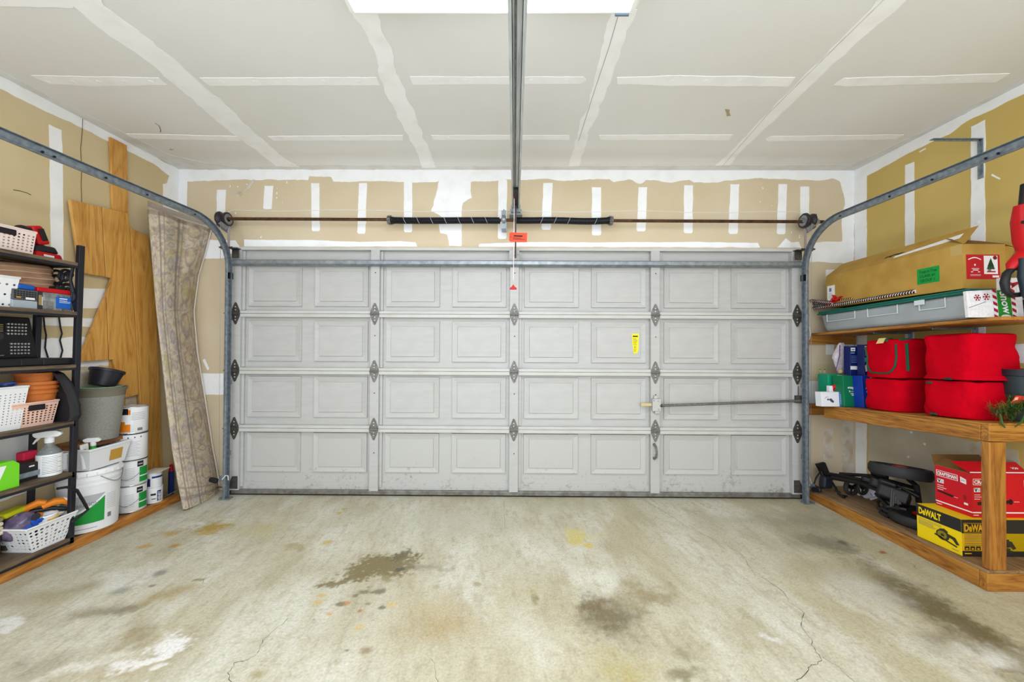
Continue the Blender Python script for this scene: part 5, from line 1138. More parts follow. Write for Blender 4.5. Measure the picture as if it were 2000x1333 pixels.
    bk = (u > .52); mx(bk * 1.0, (214, 204, 190)); mx((v > .985) * .5, (110, 84, 66)); mx((fbm(U * 200, V * 90, 1, 91) - .5) * .7, (120, 108, 100))
    ca_ = o_.data.color_attributes.new('pile', 'FLOAT_COLOR', 'POINT'); ca_.data.foreach_set('color', np.concatenate([col.reshape(-1, 3), np.ones((col.shape[0] * col.shape[1], 1))], 1).ravel())
    # pale backing seen along the far edge
    e = [Vector(vs[j * n + nu // 2]) for j in range(20, nv + 1, 20)]
    MB().tube([p + Vector((.004, .004, 0)) for p in e], .006, 6).build('bound_edge', M('rug_backing', (226, 218, 208), .9), t, smooth=True)
rug()
for i, (a, b_) in enumerate((((316, 962), (346, 953)), ((318, 968), (347, 959)), ((315, 973), (346, 965)))):
    A, B = at(*a, Z=.063), at(*b_, Z=.063); tag(MB().rod((-2.80 - .012 * (2 - i), A.y, .063), (-2.81 - .012 * (2 - i), min(B.y, 3.3), .063), .004, 8).build('metal_rod', GALVB, None), ('thin metal rod lying on the curb beside the tubs, ' + ('nearest the wall', 'middle of the three', 'nearest the floor')[i]), 'rod', 'metal rods on the curb')
t = thing('caulk_tube', 'blue tube with a red cap standing behind the rug', 'tube', (-2.945, 3.235, .02)); MB().lathe([(.001, 0), (.02, 0), (.02, .2), (.001, .2)], 14).build('tube', M('tube_blue', (34, 52, 120), .4), t, smooth=True); MB().lathe([(.018, .2), (.012, .25), (.001, .26)], 12).build('cap', REDP, t)
t.location.z = .0
def sensor(label, c, s, glow, col):
    t = thing('safety_sensor', label, 'sensor', c, group='door safety sensors')
    lump('housing', BLACK, t, (0, 0, 0), (.07, .03, .04), (0, .25 * s, 0), .012); MB().lathe([(.0, 0), (.012, .0), (.012, .012), (.006, .018), (0, .019)], 14, (0, -.004, 0), 'X').build('lens', mat('lens_' + label[:5], col, .2, emit=glow), t).location = (-s * .036 if s > 0 else -.05, -.0, -.006 if s > 0 else 0)
    MB().box(-.004, .012, -.02, .03 * 1, .016, .03).build('bracket', GALVB, t)
    return t
p = at(425, 938, Y=3.09); t = sensor('small black door sensor with a green light beside the rug', (p.x, 3.10, p.z), 1, .4, (20, 120, 50)); t.children[1].location = (-.036, -.006, -.004)
MB().tube([(.03, .0, .0), (.05, .01, .03), (.055, .03, .02), (.05, .04, -.02)], .004, 6).build('sensor_wire', WHT, t, smooth=True)

# ================================================================ right side
BENW = wood('bench_lumber', (178, 122, 48), (154, 98, 32), (104, 60, 18), 'Y', .55, 1.1)
BENWX = wood('bench_lumber_x', (178, 122, 48), (154, 98, 32), (104, 60, 18), 'X', .55, 1.1)
BENWZ = wood('bench_lumber_z', (172, 114, 42), (150, 94, 30), (104, 60, 20), 'Z', .55, 1.1)
PLYT = wood('platform_ply', (150, 120, 84), (128, 98, 66), (96, 72, 48), 'Y', .7, .8)
GALS = GALVB
TP, TM, TT = -.026, -.072, -.040           # these shelves fall slightly towards the door
def zp(y): return .112 + (y - 2.03) * TP
def zm(y): return .893 + (y - 2.03) * TM
def zt(y): return 1.462 + (y - 2.01) * TT
pf_ = thing('wood_platform', 'low stained wood platform along the right wall', 'platform', (2.515, 2.03, 0))
MB().hexa([(0, .038, 0), (.038, .038, 0), (.038, 1.27, 0), (0, 1.27, 0)], [(0, .038, .094), (.038, .038, .094), (.038, 1.27, .062), (0, 1.27, .062)]).build('front_beam', BENW, pf_, bevel=.004)
MB().box(0, 0, 0, .47, .038, .094).build('end_beam', BENWX, pf_, bevel=.004)
MB().hexa([(.004, .002, .095), (.47, .002, .095), (.47, 1.295, .062), (.004, 1.295, .062)], [(.004, .002, .111), (.47, .002, .111), (.47, 1.295, .078), (.004, 1.295, .078)]).build('top_board', PLYT, pf_, bevel=.002)

bn = thing('lumber_bench', 'stained lumber bench shelf with a corner post above the right platform', 'bench', (2.53, 2.03, 0))
def bm_(x0, y0, x1, y1, dz0, dz1, name, m, b=.004):
    f = lambda y, d: zm(2.03 + y) + d
    return MB().hexa([(x0, y0, f(y0, dz0)), (x1, y0, f(y0, dz0)), (x1, y1, f(y1, dz0)), (x0, y1, f(y1, dz0))], [(x0, y0, f(y0, dz1)), (x1, y0, f(y0, dz1)), (x1, y1, f(y1, dz1)), (x0, y1, f(y1, dz1))]).build(name, m, bn, bevel=b)
bm_(0, .039, .038, 1.075, -.098, -.011, 'front_beam', BENW); bm_(0, 0, .455, .038, -.098, -.011, 'end_beam', BENWX); bm_(.002, .002, .457, 1.29, -.0105, 0, 'top_board', BENW, .002)
MB().box(.0, 0, zp(2.05) + .0005, .089, .038, zm(2.05) - .1).build('post', BENWZ, bn, bevel=.004)
bm_(-.05, 1.262, .455, 1.298, -.1, -.012, 'wall_cleat', BENWX)
for y in (.5,): bm_(.039, y, .45, y + .038, -.098, -.011, 'cross_beam', BENWX)

sh_ = thing('plank_shelf', 'stained plank shelf on steel brackets high on the right wall', 'shelf', (2.58, 2.012, 0))
f = lambda y, d: zt(2.012 + y) + d
MB().hexa([(0, 0, f(0, -.019)), (.405, 0, f(0, -.019)), (.405, 1.285, f(1.285, -.019)), (0, 1.285, f(1.285, -.019))], [(0, 0, f(0, 0)), (.405, 0, f(0, 0)), (.405, 1.285, f(1.285, 0)), (0, 1.285, f(1.285, 0))]).build('board', BENW, sh_, bevel=.003)
MB().box(-.02, 1.284, 1.318, .39, 1.318, 1.388).build('wall_cleat', BENWX, sh_, bevel=.003)
def bracket(parent, x, y, z, arm, leg):
    mb = MB(); mb.box(x - .004, y - .015, z - leg, x, y + .015, z); mb.box(x - arm, y - .013, z - .004, x, y + .013, z)
    mb.box(x - .016, y - .003, z - leg + .02, x - .003, y + .003, z - .004); mb.box(x - arm + .02, y - .003, z - .014, x - .004, y + .003, z - .004)
    return mb.build('bracket', GALS, parent, bevel=.001)
for u in (1778, 1905):
    y = at(u, 645, X=2.985).y; br = bracket(sh_, .408, y - 2.012, f(y - 2.012, -.0195), .3, .13)
bk_ = thing('shelf_bracket', 'empty galvanised shelf bracket screwed high on the right wall', 'bracket', (XR - .002, 2.432, 2.637))
b0 = bracket(bk_, 0, 0, 0, .315, .255)
for z in (-.06, -.23): MB().lathe([(.006, 0), (.003, -.004)], 8, (-.005, .009, z), 'X').build('screw', SCREW, bk_)

# ---- boxes: a carton with print on its faces
CARD = mat('cardboard', (186, 148, 72), .8, col2=(172, 134, 60), scale=8, bump=.05, bscale=60)
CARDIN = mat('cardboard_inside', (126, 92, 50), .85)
def carton(name, label, c, w_, d_, h, m, cat='box', rot=(0, 0, 0), group=None, open_top=False):
    t = thing(name, label, cat, c, rot, group)
    if not open_top: MB().box(0, 0, 0, w_, d_, h).build('carton', m, t, bevel=.0015, seg=1)
    else:
        mb = MB(); k = .004
        mb.box(0, 0, 0, w_, d_, k); mb.box(0, 0, k, w_, k, h); mb.box(0, d_ - k, k, w_, d_, h); mb.box(0, k, k, k, d_ - k, h); mb.box(w_ - k, k, k, w_, d_ - k, h); mb.build('carton', m, t)
    return t
# plastic under-bed bin
FROST = mat('frosted_plastic', (200, 208, 214), .3, trans=.35, col2=(184, 190, 194), scale=5)
TEAL = M('teal_lid', (20, 104, 92), .4)
bt = thing('underbed_bin', 'long frosted plastic bin with a green lid on the upper shelf', 'bin', (2.775, 2.70, zt(2.70) + .001), (math.atan(TT), 0, 0))
mb = MB(); mb.frus((0, 0, 0), .31, 1.0, .345, 1.06, .155); mb.build('tub', FROST, bt, bevel=.03, seg=4)
mb = MB(); mb.box(-.185, -.545, .15, .185, .545, .164); mb.box(-.178, -.538, .164, .178, .538, .178); mb.build('lid', TEAL, bt, bevel=.008, seg=3)
for y, l in ((-.34, .15), (-.02, .22), (.32, .26)):
    mb = MB(); x = -.174
    mb.box(x - .002, y - l / 2, .085, x + .002, y + l / 2, .089); mb.box(x - .004, y - l / 2, .085, x, y - l / 2 + .004, .145); mb.box(x - .004, y + l / 2 - .004, .085, x, y + l / 2, .145); mb.build('moulded_rib', M('rib_pale', (220, 226, 228), .4), bt)
MB().box(-.182, -.30, .12, -.174, -.24, .155).build('latch', M('latch_clear', (206, 216, 222), .3), bt, bevel=.002)
# tree carton on the bin
zb = zt(2.7) + .18
tc_ = carton('tree_carton', 'long brown Christmas tree carton with open flaps on the green bin lid', (2.62, 2.217, zt(2.217) + .187), .25, .965, .262, CARD, rot=(math.atan(TT) * .5, 0, 0), open_top=True)
H_ = .262
MB().slab([(0, -.015, H_), (0, .97, H_), (.105, .93, H_ + .10), (.1, .0, H_ + .108)], (.003, 0, .003)).build('long_flap', CARD, tc_); MB().slab([(.25, 0, H_), (.25, .965, H_), (.335, .95, H_ - .0), (.335, .02, H_ - .01)], (0, 0, .004)).build('long_flap', CARD, tc_)
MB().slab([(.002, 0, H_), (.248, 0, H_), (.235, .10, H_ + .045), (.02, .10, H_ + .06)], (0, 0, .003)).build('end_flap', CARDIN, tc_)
MB().slab([(.25, .0, H_ - .01), (.335, .02, H_ - .012), (.325, .03, H_ - .085), (.262, .01, H_ - .13)], (0, .003, 0)).build('torn_flap', CARD, tc_)
TAPE = mat('packing_tape', (210, 180, 112), .25, alpha=.7)
MB().box(-.0008, .0, .2, .001, .06, .262).build('tape', TAPE, tc_); MB().slab([(.045, .05, H_ + .049), (.02, .42, H_ + .022), (.034, .42, H_ + .036), (.075, .05, H_ + .079)], (-.001, 0, .001)).build('white_tape_strip', LWHITE, tc_)
TGR = M('sticker_green', (10, 146, 58), .55); TGI = M('sticker_ink', (6, 78, 34), .6); CRED = M('label_crimson', (190, 14, 34), .45)
pq = Print((0, .25, .065), (0, -1, 0), (0, 0, 1)); pq.rect(0, 0, .13, .1, TGR); pq.text('Treat-A-Tree', .012, .068, .104, .018, TGI, bold=.015); pq.text('CLASS #1', .016, .04, .09, .018, TGI, bold=.02); pq.text('GROUP 1', .018, .012, .084, .018, TGI, bold=.02); pq.build('green_sticker', tc_)
pq = Print((.02, 0, .055), (1, 0, 0), (0, 0, 1)); W_, Hh = .195, .145
pq.rect(0, 0, W_, Hh, CRED); pq.rect(.102, .03, .08, .108, LWHITE, 2); G1 = M('tree_green', (42, 74, 44), .7)
pq.poly([(.117, .058), (.165, .058), (.142, .122)], G1, 3); pq.poly([(.122, .075), (.160, .075), (.142, .125)], G1, 3); pq.rect(.118, .04, .05, .008, CRED, 3); pq.rect(.124, .046, .018, .012, M('gift_grey', (120, 118, 116), .7), 4); pq.disc(.167, .126, .012, .012, M('badge_maroon', (120, 16, 40), .5), 3)
pq.poly([(.012 + .074 * i / 10, .112 + .012 * math.sin(PI * i / 10)) for i in range(11)] + [(.086 - .074 * i / 10, .118 + .012 * math.sin(PI * i / 10)) for i in range(11)], LWHITE, 2)
pq.disc(.05, .084, .005, .006, LWHITE, 2); pq.rect(.03, .061, .044, .003, LWHITE, 2); pq.rect(.036, .051, .034, .005, LWHITE, 2); pq.rect(.026, .04, .012, .005, LWHITE, 2); pq.rect(.066, .04, .012, .005, LWHITE, 2); pq.rect(.022, .026, .06, .0015, LWHITE, 2); pq.rect(.022, .02, .06, .0015, LWHITE, 2); pq.rect(.15, .01, .038, .012, LWHITE, 2); pq.build('tree_label', tc_)
pq = Print((.0, .965 - .01, .03), (0, -1, 0), (0, 0, 1)); pq.rect(0, .02, .075, .13, LWHITE); pq.rect(.02, .1, .022, .03, M('label_lilac', (120, 116, 160), .6), 2); pq.lines(.012, .085, .05, 4, .012, .002, GREYINK); pq.build('shipping_label', tc_)
pq = Print((.03, .5, H_ + .033), (0, -1, 0), Vector((.105, 0, .1)).normalized(), lift=.004)
pq.poly([(0, .0), (.03, .012), (.05, .0), (.06, .018), (.1, .012), (.14, .022), (.11, .026), (.06, .028), (.04, .022), (.01, .02)], INK); pq.build('printed_mark', tc_)
# candy cane stakes on the lid
CWH = M('candy_white', (236, 232, 230), .5); CDK = M('candy_dark', (52, 6, 14), .5)
def cane(i, u0, v0, u1, v1, X, label):
    a = at(u0, v0, X=X); b_ = at(u1, v1, X=X); a.z = max(a.z, zt(a.y) + .186); b_.z = max(b_.z, zt(b_.y) + .186); d = (b_ - a); L_ = d.length; x_, y_, z_ = basis(d)
    t = thing('candy_cane_stake', label, 'decoration', a, group='striped candy cane stakes'); r = .012
    MB().rod((0, 0, 0), d, r * .9, 10).build('stake', CWH, t, smooth=True)
    n = int(L_ / .036)
    for s0 in (0, PI):
        MB().tube([d * (k / (n * 10)) + (x_ * math.cos(2 * PI * k / 10 + s0) + y_ * math.sin(2 * PI * k / 10 + s0)) * r * .78 for k in range(n * 10 + 1)], .0052, 5).build('spiral_stripe', CDK, t, smooth=True)
    return t
cane(0, 1589, 603, 1788, 569.5, 2.615, 'striped candy cane stake along the lid, nearest the room'); cane(1, 1586, 599, 1776, 567, 2.64, 'striped candy cane stake along the lid, behind the nearest one'); cane(2, 1584, 594, 1668, 583, 2.63, 'short striped candy cane stake end beside the red bow'); cane(3, 1584, 588, 1625, 592, 2.60, 'striped candy cane stake end at the far left of the bundle')
p = at(1632, 588, X=2.61); t = thing('red_bow', 'shiny red ribbon bow tied round the candy cane stakes', 'bow', (p.x, p.y, p.z - .02))
RSAT = mat('red_satin', (186, 16, 22), .3)
for k, (dy, dz, ry) in enumerate(((.06, .0, .3), (-.06, .03, -.2), (.02, .05, 1.2), (-.02, -.0, 2.2), (.09, -.03, .8))):
    MB().grid(lambda u, v: (.02 * math.sin(2 * PI * u) + .012 * math.sin(PI * v * 3), dy * v + .012 * math.cos(2 * PI * u) * math.sin(PI * v), dz * v + .016 * math.sin(2 * PI * u) * math.sin(PI * v) + .02), 14, 8).build('ribbon_loop', RSAT, t, smooth=True)
p = at(1692, 580, X=2.66); t = thing('red_bow', 'small red ribbon tuft showing above the stakes at mid lid', 'bow', (p.x, p.y, p.z - .01)); MB().grid(lambda u, v: (.015 * math.cos(2 * PI * u) * math.sin(PI * v), .035 * math.sin(2 * PI * u) * math.sin(PI * v), .012 + .014 * math.cos(PI * v)), 14, 8).build('ribbon', RSAT, t, smooth=True); MB().grid(lambda u, v: (.008 * math.cos(2 * PI * u) * math.sin(PI * v), .02 * math.sin(2 * PI * u) * math.sin(PI * v), .026 + .008 * math.cos(PI * v)), 10, 6).build('knot', RSAT, t, smooth=True)
# snow sign
SGR = M('sign_green', (26, 122, 34), .6); SRD = M('sign_red', (150, 16, 38), .6); SWH = mat('sign_white', (222, 220, 222), .7, col2=(206, 202, 206), scale=60)
z0 = zt(2.06) + .001; sx0 = at(1888, 600, Y=2.08).x
t = thing('holiday_sign', 'holiday sign with Snow lettering and red stripes on the upper shelf', 'sign', (sx0, 2.07, z0), (math.radians(-4), 0, 0))
MB().prism([(0, 0), (.30, 0), (.30, .22), (.19, .22), (.185, .155), (.0, .145)], (0, 0, 0), (1, 0, 0), (0, 0, 1), (0, .018, 0)).build('panel', SWH, t, bevel=.002)
pq = Print((0, 0, 0), (1, 0, 0), (0, 0, 1), lift=.0008)
def flake(x, y, r):
    for k in range(6):
        a = k * PI / 3; dx, dy = math.cos(a), math.sin(a); nx, ny = -dy * .0022, dx * .0022
        pq.poly([(x + nx, y + ny), (x - nx, y - ny), (x + dx * r - nx, y + dy * r - ny), (x + dx * r + nx, y + dy * r + ny)], SRD)
        ex, ey = x + dx * r * .62, y + dy * r * .62
        for s in (1, -1):
            a2 = a + s * .8; pq.poly([(ex - nx, ey - ny), (ex + nx, ey + ny), (ex + math.cos(a2) * r * .4 + nx, ey + math.sin(a2) * r * .4 + ny), (ex + math.cos(a2) * r * .4 - nx, ey + math.sin(a2) * r * .4 - ny)], SRD)
flake(.055, .108, .019); flake(.104, .113, .020); pq.poly([(.004, .05), (.10, .085), (.10, .088), (.003, .053)], GREYINK)
for x0 in (.138, .238):
    for k in range(6):
        y = -.012 + k * .036
        if x0 < .2 and y > .135: continue
        pq.poly([(x0, max(y + .012, 0)), (x0 + .022, max(y, 0)), (x0 + .022, max(y + .018, 0)), (x0, max(y + .03, 0))], SRD)
pq.rect(.162, .0, .074, .15, SGR); pq.disc(.2, .0035, .028, .012, SWH, 2)
vs, fs = text_geo('Snow', .02); x0 = min(v.x for v in vs); x1 = max(v.x for v in vs); y1 = max(v.y for v in vs); pq._m(SWH)
pq.mb.add([pq.o + pq.r * (.175 + .045 * v.y / y1 + .012 * (v.x - x0) / (x1 - x0)) + pq.u * (.142 - .122 * (v.x - x0) / (x1 - x0)) + pq.n * .003 for v in vs], fs)
pq.poly([(.245, .16), (.285, .185), (.29, .20), (.25, .19)], SRD); pq.poly([(.22, .165), (.24, .215), (.225, .215), (.2, .19)], SRD); pq.build('painted_face', t)
# leaf blower at the right edge
bl_ = thing('leaf_blower', 'red and black cordless blower at the right end of the upper shelf', 'leaf blower', (2.72, 2.005, zt(2.03) + .002))
def P3(u, v, Y=2.0): q = at(u, v, Y=Y); return q - Vector((2.72, 2.005, zt(2.03) + .002))
mb = MB(); mb.tube([P3(1999, 400), P3(2003, 430), P3(2006, 470), P3(2012, 500)], [.035, .052, .05, .04], 14); mb.build('motor_housing', REDP, bl_, smooth=True)
mb = MB(); mb.tube([P3(2004, 492), P3(1990, 505), P3(1978, 518), P3(1972, 528)], [.03, .028, .026, .012], 12); mb.build('shroud', REDP, bl_, smooth=True)
mb = MB(); mb.tube([P3(1996, 522), P3(1978, 524), P3(1966, 535), P3(1962, 552), P3(1964, 568), P3(1974, 577), P3(1990, 576), P3(2012, 570)], [.016, .016, .017, .018, .016, .014, .013, .012], 10); mb.build('handle', BLACK, bl_, smooth=True)
mb = MB(); mb.tube([P3(1999, 505, 1.97), P3(1997, 540, 1.97), P3(2004, 575, 1.97), P3(2030, 600, 1.97), (.14, .02, .03)], .018, 10); mb.build('grip', M('grip_teal', (30, 44, 52), .5), bl_, smooth=True)
MB().box(*P3(1999, 436, 1.955), *(P3(2010, 444, 1.955) + Vector((0, .01, .035)))).build('vent', BLACK, bl_); MB().rod(P3(2000, 402), P3(2004, 360), .02, 10).build('nozzle', BLACK, bl_, smooth=True); MB().box(.08, -.03, 0, .2, .1, .1).build('battery_foot', BLACK, bl_, bevel=.01)

# ---- bench: red storage bags
RB = mat('red_bag_cloth', (196, 0, 26), .9, col2=(176, 0, 22), scale=5, bump=.25, bscale=14, spec=.08); GT = M('green_trim', (14, 84, 58), .7)
def bag_surface(a, b_, h, seed, bx=.34, top=.06, bulge=.012):
    def fn(u, v):
        th = 2 * PI * u; c, s = math.cos(th), math.sin(th)
        cx = math.copysign(abs(c) ** bx, c); sy = math.copysign(abs(s) ** bx, s)
        if v < .06: k = .90 + .10 * v / .06; z = h * .02 * v / .06
        elif v < .82: f_ = (v - .06) / .76; k = 1 + bulge * 4 * f_ * (1 - f_) - .015 * f_; z = h * (.02 + .93 * f_)
        else: f_ = (v - .82) / .18; k = (1 - f_ ** 2.4) * .985; z = h * (.95 + .05 * math.sin(f_ * PI / 2))
        w_ = noise.noise(Vector((c * 1.6 + seed, s * 1.6, z * 13))) * .010 + noise.noise(Vector((c * 5, s * 5 + seed, z * 30))) * .003
        if .06 < v < .82: k += w_ / a
        return (a * cx * k, b_ * sy * k, z + (w_ * .6 if v > .8 else 0))
    return fn
def bag(label, c, a, b_, h, seed, rotz=0, **k):
    t = thing('storage_bag', label, 'storage bag', c, (math.atan(TM) * .6, 0, rotz), 'red storage bags')
    fn = bag_surface(a, b_, h, seed, **k); MB().grid(fn, 96, 44).build('bag', RB, t, smooth=True)
    return t, fn
def trim(t, fn, uv, w_=.006, name='trim', m=None):
    P = [Vector(fn(u, v)) for u, v in uv]; c0 = Vector((0, 0, 0)); mb = MB()
    for i in range(len(P) - 1): pass
    mb.tube([p + Vector((p.x, p.y, 0)).normalized() * .003 for p in P], w_, 6); return mb.build(name, m or GT, t, smooth=True)
c1, c2 = (2.735, 2.69), (2.735, 2.28)
t, fn = bag('lower red bag of the stack beside the small blue boxes', (*c1, zm(c1[1]) + .004), .150, .140, .225, 3, bx=.5)
t, fn = bag('upper red bag with green piping and a tag, beside the dark blue boxes', (c1[0], c1[1], zm(c1[1]) + .231), .146, .138, .275, 9, bx=.5, top=.1)
U = lambda deg: (deg / 360) % 1
trim(t, fn, [(U(180 + 36 * math.cos(a)) , .47 + .33 * math.sin(a)) for a in [PI * k / 12 for k in range(12, 25)]], .006, 'piping'); trim(t, fn, [(U(144), .47 + .04 * k) for k in range(7)], .006, 'piping'); trim(t, fn, [(U(217), .47 + .035 * k) for k in range(9)], .006, 'piping')
trim(t, fn, [(U(250), .2 + .07 * k) for k in range(9)], .009, 'strap'); trim(t, fn, [(U(190), .80 + .018 * k) for k in range(9)], .009, 'strap'); trim(t, fn, [(U(228 + 4 * k), .84 + .004 * k) for k in range(9)], .007, 'piping')
p = Vector(fn(U(186), .80)); MB().slab([p + Vector((-.012, .0, -.01)), p + Vector((-.012, .05, -.012)), p + Vector((.01, .05, .026)), p + Vector((.01, 0, .026))], (-.002, 0, .001)).build('hang_tag', M('tag_cream', (232, 206, 140), .6), t)
t, fn = bag('lower red bag of the right stack at the bench corner', (*c2, zm(c2[1]) + .004), .158, .145, .222, 17, bx=.48)
trim(t, fn, [(U(172 - 2.2 * k), .78) for k in range(7)], .007, 'zip_pull'); trim(t, fn, [(U(175 - 2.2 * k), .08) for k in range(7)], .007, 'zip_pull')
t, fn = bag('upper red bag of the right stack with a flared lower edge', (c2[0], c2[1], zm(c2[1]) + .228), .152, .142, .275, 29, bx=.46)
mb = MB(); mb.grid(lambda u, v: tuple(Vector(fn(u, .06)) * Vector((1 + .07 * (1 - v), 1 + .07 * (1 - v), 1)) + Vector((0, 0, .004 + .024 * v + .004 * math.sin(u * 40)))) if 0 else (fn(u, .08)[0] * (1.09 - .08 * v), fn(u, .08)[1] * (1.09 - .08 * v), .002 + .026 * v), 96, 3); mb.build('flared_edge', RB, t, smooth=True)
MB().box(-.185, -.06, .0, -.178, -.02, .012).build('zip_pull', M('zip_dark', (40, 46, 44), .5), t)

# ---- bench: light boxes, packed at the far end
GBX = M('box_green', (12, 116, 74), .45); GBX2 = M('box_mint', (24, 150, 112), .45); BBX = M('box_blue', (18, 56, 160), .45); DBX = M('box_navy', (18, 30, 92), .4); BARC = M('barcode_grey', (92, 92, 100), .6)
def lightbox(label, u0, u1, v0, v1, Y, d_, m, print_=None, z=None, name='light_box', zref=None):
    a = at(u0, v1, Y=Y); b_ = at(u1, v0, Y=Y); zb = zm(Y) + .002 if z is None else z
    h = (b_.z - a.z); t = carton(name, label, (a.x, Y, zb), b_.x - a.x, d_, h, m, rot=(math.atan(TM) if z is None else 0, 0, 0), group='light boxes on the bench')
    pq = Print((0, 0, 0), (1, 0, 0), (0, 0, 1)); print_(pq, b_.x - a.x, h); pq.build('box_print', t); return t, b_.x - a.x, h
def pg(word, pack):
    def fn(pq, w_, h):
        pq.text('stay-lit', w_ * .2, h * .56, w_ * .58, h * .1, LWHITE, bold=.03, shear=.15); pq.text(pack, w_ * .26, h * .47, w_ * .46, h * .055, LWHITE, bold=.03); pq.rect(w_ * .34, h * .41, w_ * .32, h * .02, LWHITE); pq.rect(w_ * .4, h * .36, w_ * .2, h * .025, LWHITE)
        pq.rect(w_ * .62, h * .03, w_ * .32, h * .1, LWHITE); [pq.rect(w_ * (.67 + .05 * k), h * .045, w_ * .025, h * .07, BARC, 2) for k in range(5)]
        if word == 'b': pq.disc(w_ * .5, h * .24, w_ * .17, w_ * .17, M('badge_tan', (176, 140, 110), .5)); pq.poly([(w_ * .38, h * .22), (w_ * .6, h * .19), (w_ * .64, h * .25)], LWHITE, 2)
        pq.rect(w_ * .6, h * .88, w_ * .34, h * .09, LWHITE); [pq.rect(w_ * (.66 + .05 * k), h * .9, w_ * .025, h * .05, BARC, 2) for k in range(4)]
    return fn
lightbox('mint green stay-lit box behind the small white carton', 1620, 1651, 728, 789, 3.08, .1, GBX2, pg('g', '2----50'))
_, w1, h1 = lightbox('green stay-lit box between the mint and the blue boxes', 1650, 1687, 730, 791, 2.95, .1, GBX, pg('g', '3----50'))
lightbox('blue stay-lit box with a round picture beside the green one', 1687.5, 1714, 732, 795, 2.87, .1, BBX, pg('b', '5---100'))
lightbox('blue stay-lit box half hidden by the red bag', 1714.5, 1738, 733, 795, 2.87, .1, BBX, pg('n', '3---100'))
def pn1(pq, w_, h):
    pq.rect(w_ * .03, h * .83, w_ * .32, h * .12, LWHITE); pq.rect(w_ * .08, h * .87, w_ * .22, h * .03, BARC, 2); pq.rect(w_ * .03, h * .75, w_ * .28, h * .035, M('print_sky', (120, 160, 220), .5)); pq.poly([(w_ * .55, h * .85), (w_ * .66, h * .93), (w_ * .78, h * .86)], LWHITE)
    pq.lines(w_ * .05, h * .66, w_ * .7, 5, h * .055, h * .012, M('print_sky', (120, 160, 220), .5)); pq.rect(.0, h * .2, w_, h * .12, LWHITE); pq.rect(w_ * .82, h * .02, w_ * .16, h * .05, LWHITE)
def pn2(pq, w_, h):
    pq.rect(w_ * .03, h * .83, w_ * .42, h * .13, LWHITE); pq.rect(w_ * .1, h * .88, w_ * .28, h * .03, BARC, 2); pq.rect(w_ * .06, h * .64, w_ * .34, h * .04, M('print_tan', (190, 160, 120), .5)); pq.rect(w_ * .06, h * .7, w_ * .34, h * .03, LWHITE); pq.text('2', w_ * .62, h * .64, w_ * .14, h * .13, LWHITE, bold=.04); pq.rect(w_ * .03, h * .44, w_ * .42, h * .14, M('print_light_blue', (96, 160, 220), .5))
    for k, c_ in enumerate((LWHITE, LWHITE, LWHITE, M('bulb_pink', (220, 150, 150), .4), M('bulb_yellow', (230, 200, 60), .4), M('bulb_green', (70, 160, 70), .4))):
        x = w_ * (.08 + .14 * k); y = h * (.12 + .06 * (k % 3)); pq.poly([(x, y), (x + w_ * .1, y + h * .02), (x + w_ * .03, y + h * .24), (x - w_ * .04, y + h * .18)], c_, 2)
    pq.rect(w_ * .2, 0, w_ * .7, h * .1, M('print_dark_green', (40, 66, 56), .5))
zz_ = zm(2.95) + .002 + h1
lightbox('navy light box with a white band, standing on the green box', 1661, 1687.5, 674, 731, 2.96, .06, DBX, pn1, z=zz_ + .001)
lightbox('navy light box with a picture of bulbs, standing on the blue box', 1688, 1722, 673, 733, 2.88, .06, DBX, pn2, z=zm(2.87) + .004 + (at(1700, 732, Y=2.87).z - at(1700, 795, Y=2.87).z))
a = at(1601, 788, Y=3.0); b_ = at(1654, 760, Y=3.0); t = carton('gadget_box', 'small white and blue gadget box at the bench end', (a.x, 2.98, zm(3.0) + .003), b_.x - a.x, .06, b_.z - a.z, M('box_white', (228, 230, 236), .5), rot=(math.atan(TM), 0, 0)); w_, h = b_.x - a.x, b_.z - a.z
pq = Print((0, 0, 0), (1, 0, 0), (0, 0, 1)); BB2 = M('panel_blue', (64, 112, 190), .5); pq.rect(w_ * .65, 0, w_ * .35, h, BB2); pq.lines(w_ * .69, h * .8, w_ * .27, 7, h * .1, h * .03, LWHITE); GAD = M('gadget_grey', (70, 76, 88), .5)
pq.poly([(w_ * .26, h * .5), (w_ * .36, h * .56), (w_ * .46, h * .36), (w_ * .44, h * .26), (w_ * .36, h * .3)], GAD); pq.disc(w_ * .24, h * .48, w_ * .03, h * .07, GAD); pq.poly([(w_ * .12, h * .55), (w_ * .2, h * .68), (w_ * .3, h * .62), (w_ * .2, h * .65), (w_ * .135, h * .54)], GAD); pq.build('box_print', t)
a = at(1617, 763, Y=3.06); b_ = at(1652, 754, Y=3.06); t = carton('ornament_box', 'flat white box with a red ornament picture behind the gadget box', (a.x, 3.045, zm(3.05) + .003), b_.x - a.x, .03, b_.z - (zm(3.05) + .003), LWHITE); hh = b_.z - (zm(3.05) + .003); w_ = b_.x - a.x
pq = Print((0, 0, 0), (1, 0, 0), (0, 0, 1)); pq.disc(w_ * .28, hh - .03, .014, .018, REDP); pq.build('box_print', t); MB().lathe([(0, -.02), (.012, -.012), (.016, 0), (.012, .012), (.004, .02), (0, .026)], 14, (w_ * .28, .0, hh - .008)).build('red_bulb', REDP, t, smooth=True)
p = at(1645, 727, Y=3.1); t = thing('zip_bag', 'clear zip bag of white fluff and wooden beads on the mint box', 'bag', (p.x, 3.12, zm(3.08) + .003 + (at(1630, 728, Y=3.08).z - at(1630, 789, Y=3.08).z)))
FLU = mat('fluff', (214, 208, 214), .9, col2=(188, 178, 186), scale=70, bump=.5, bscale=60)
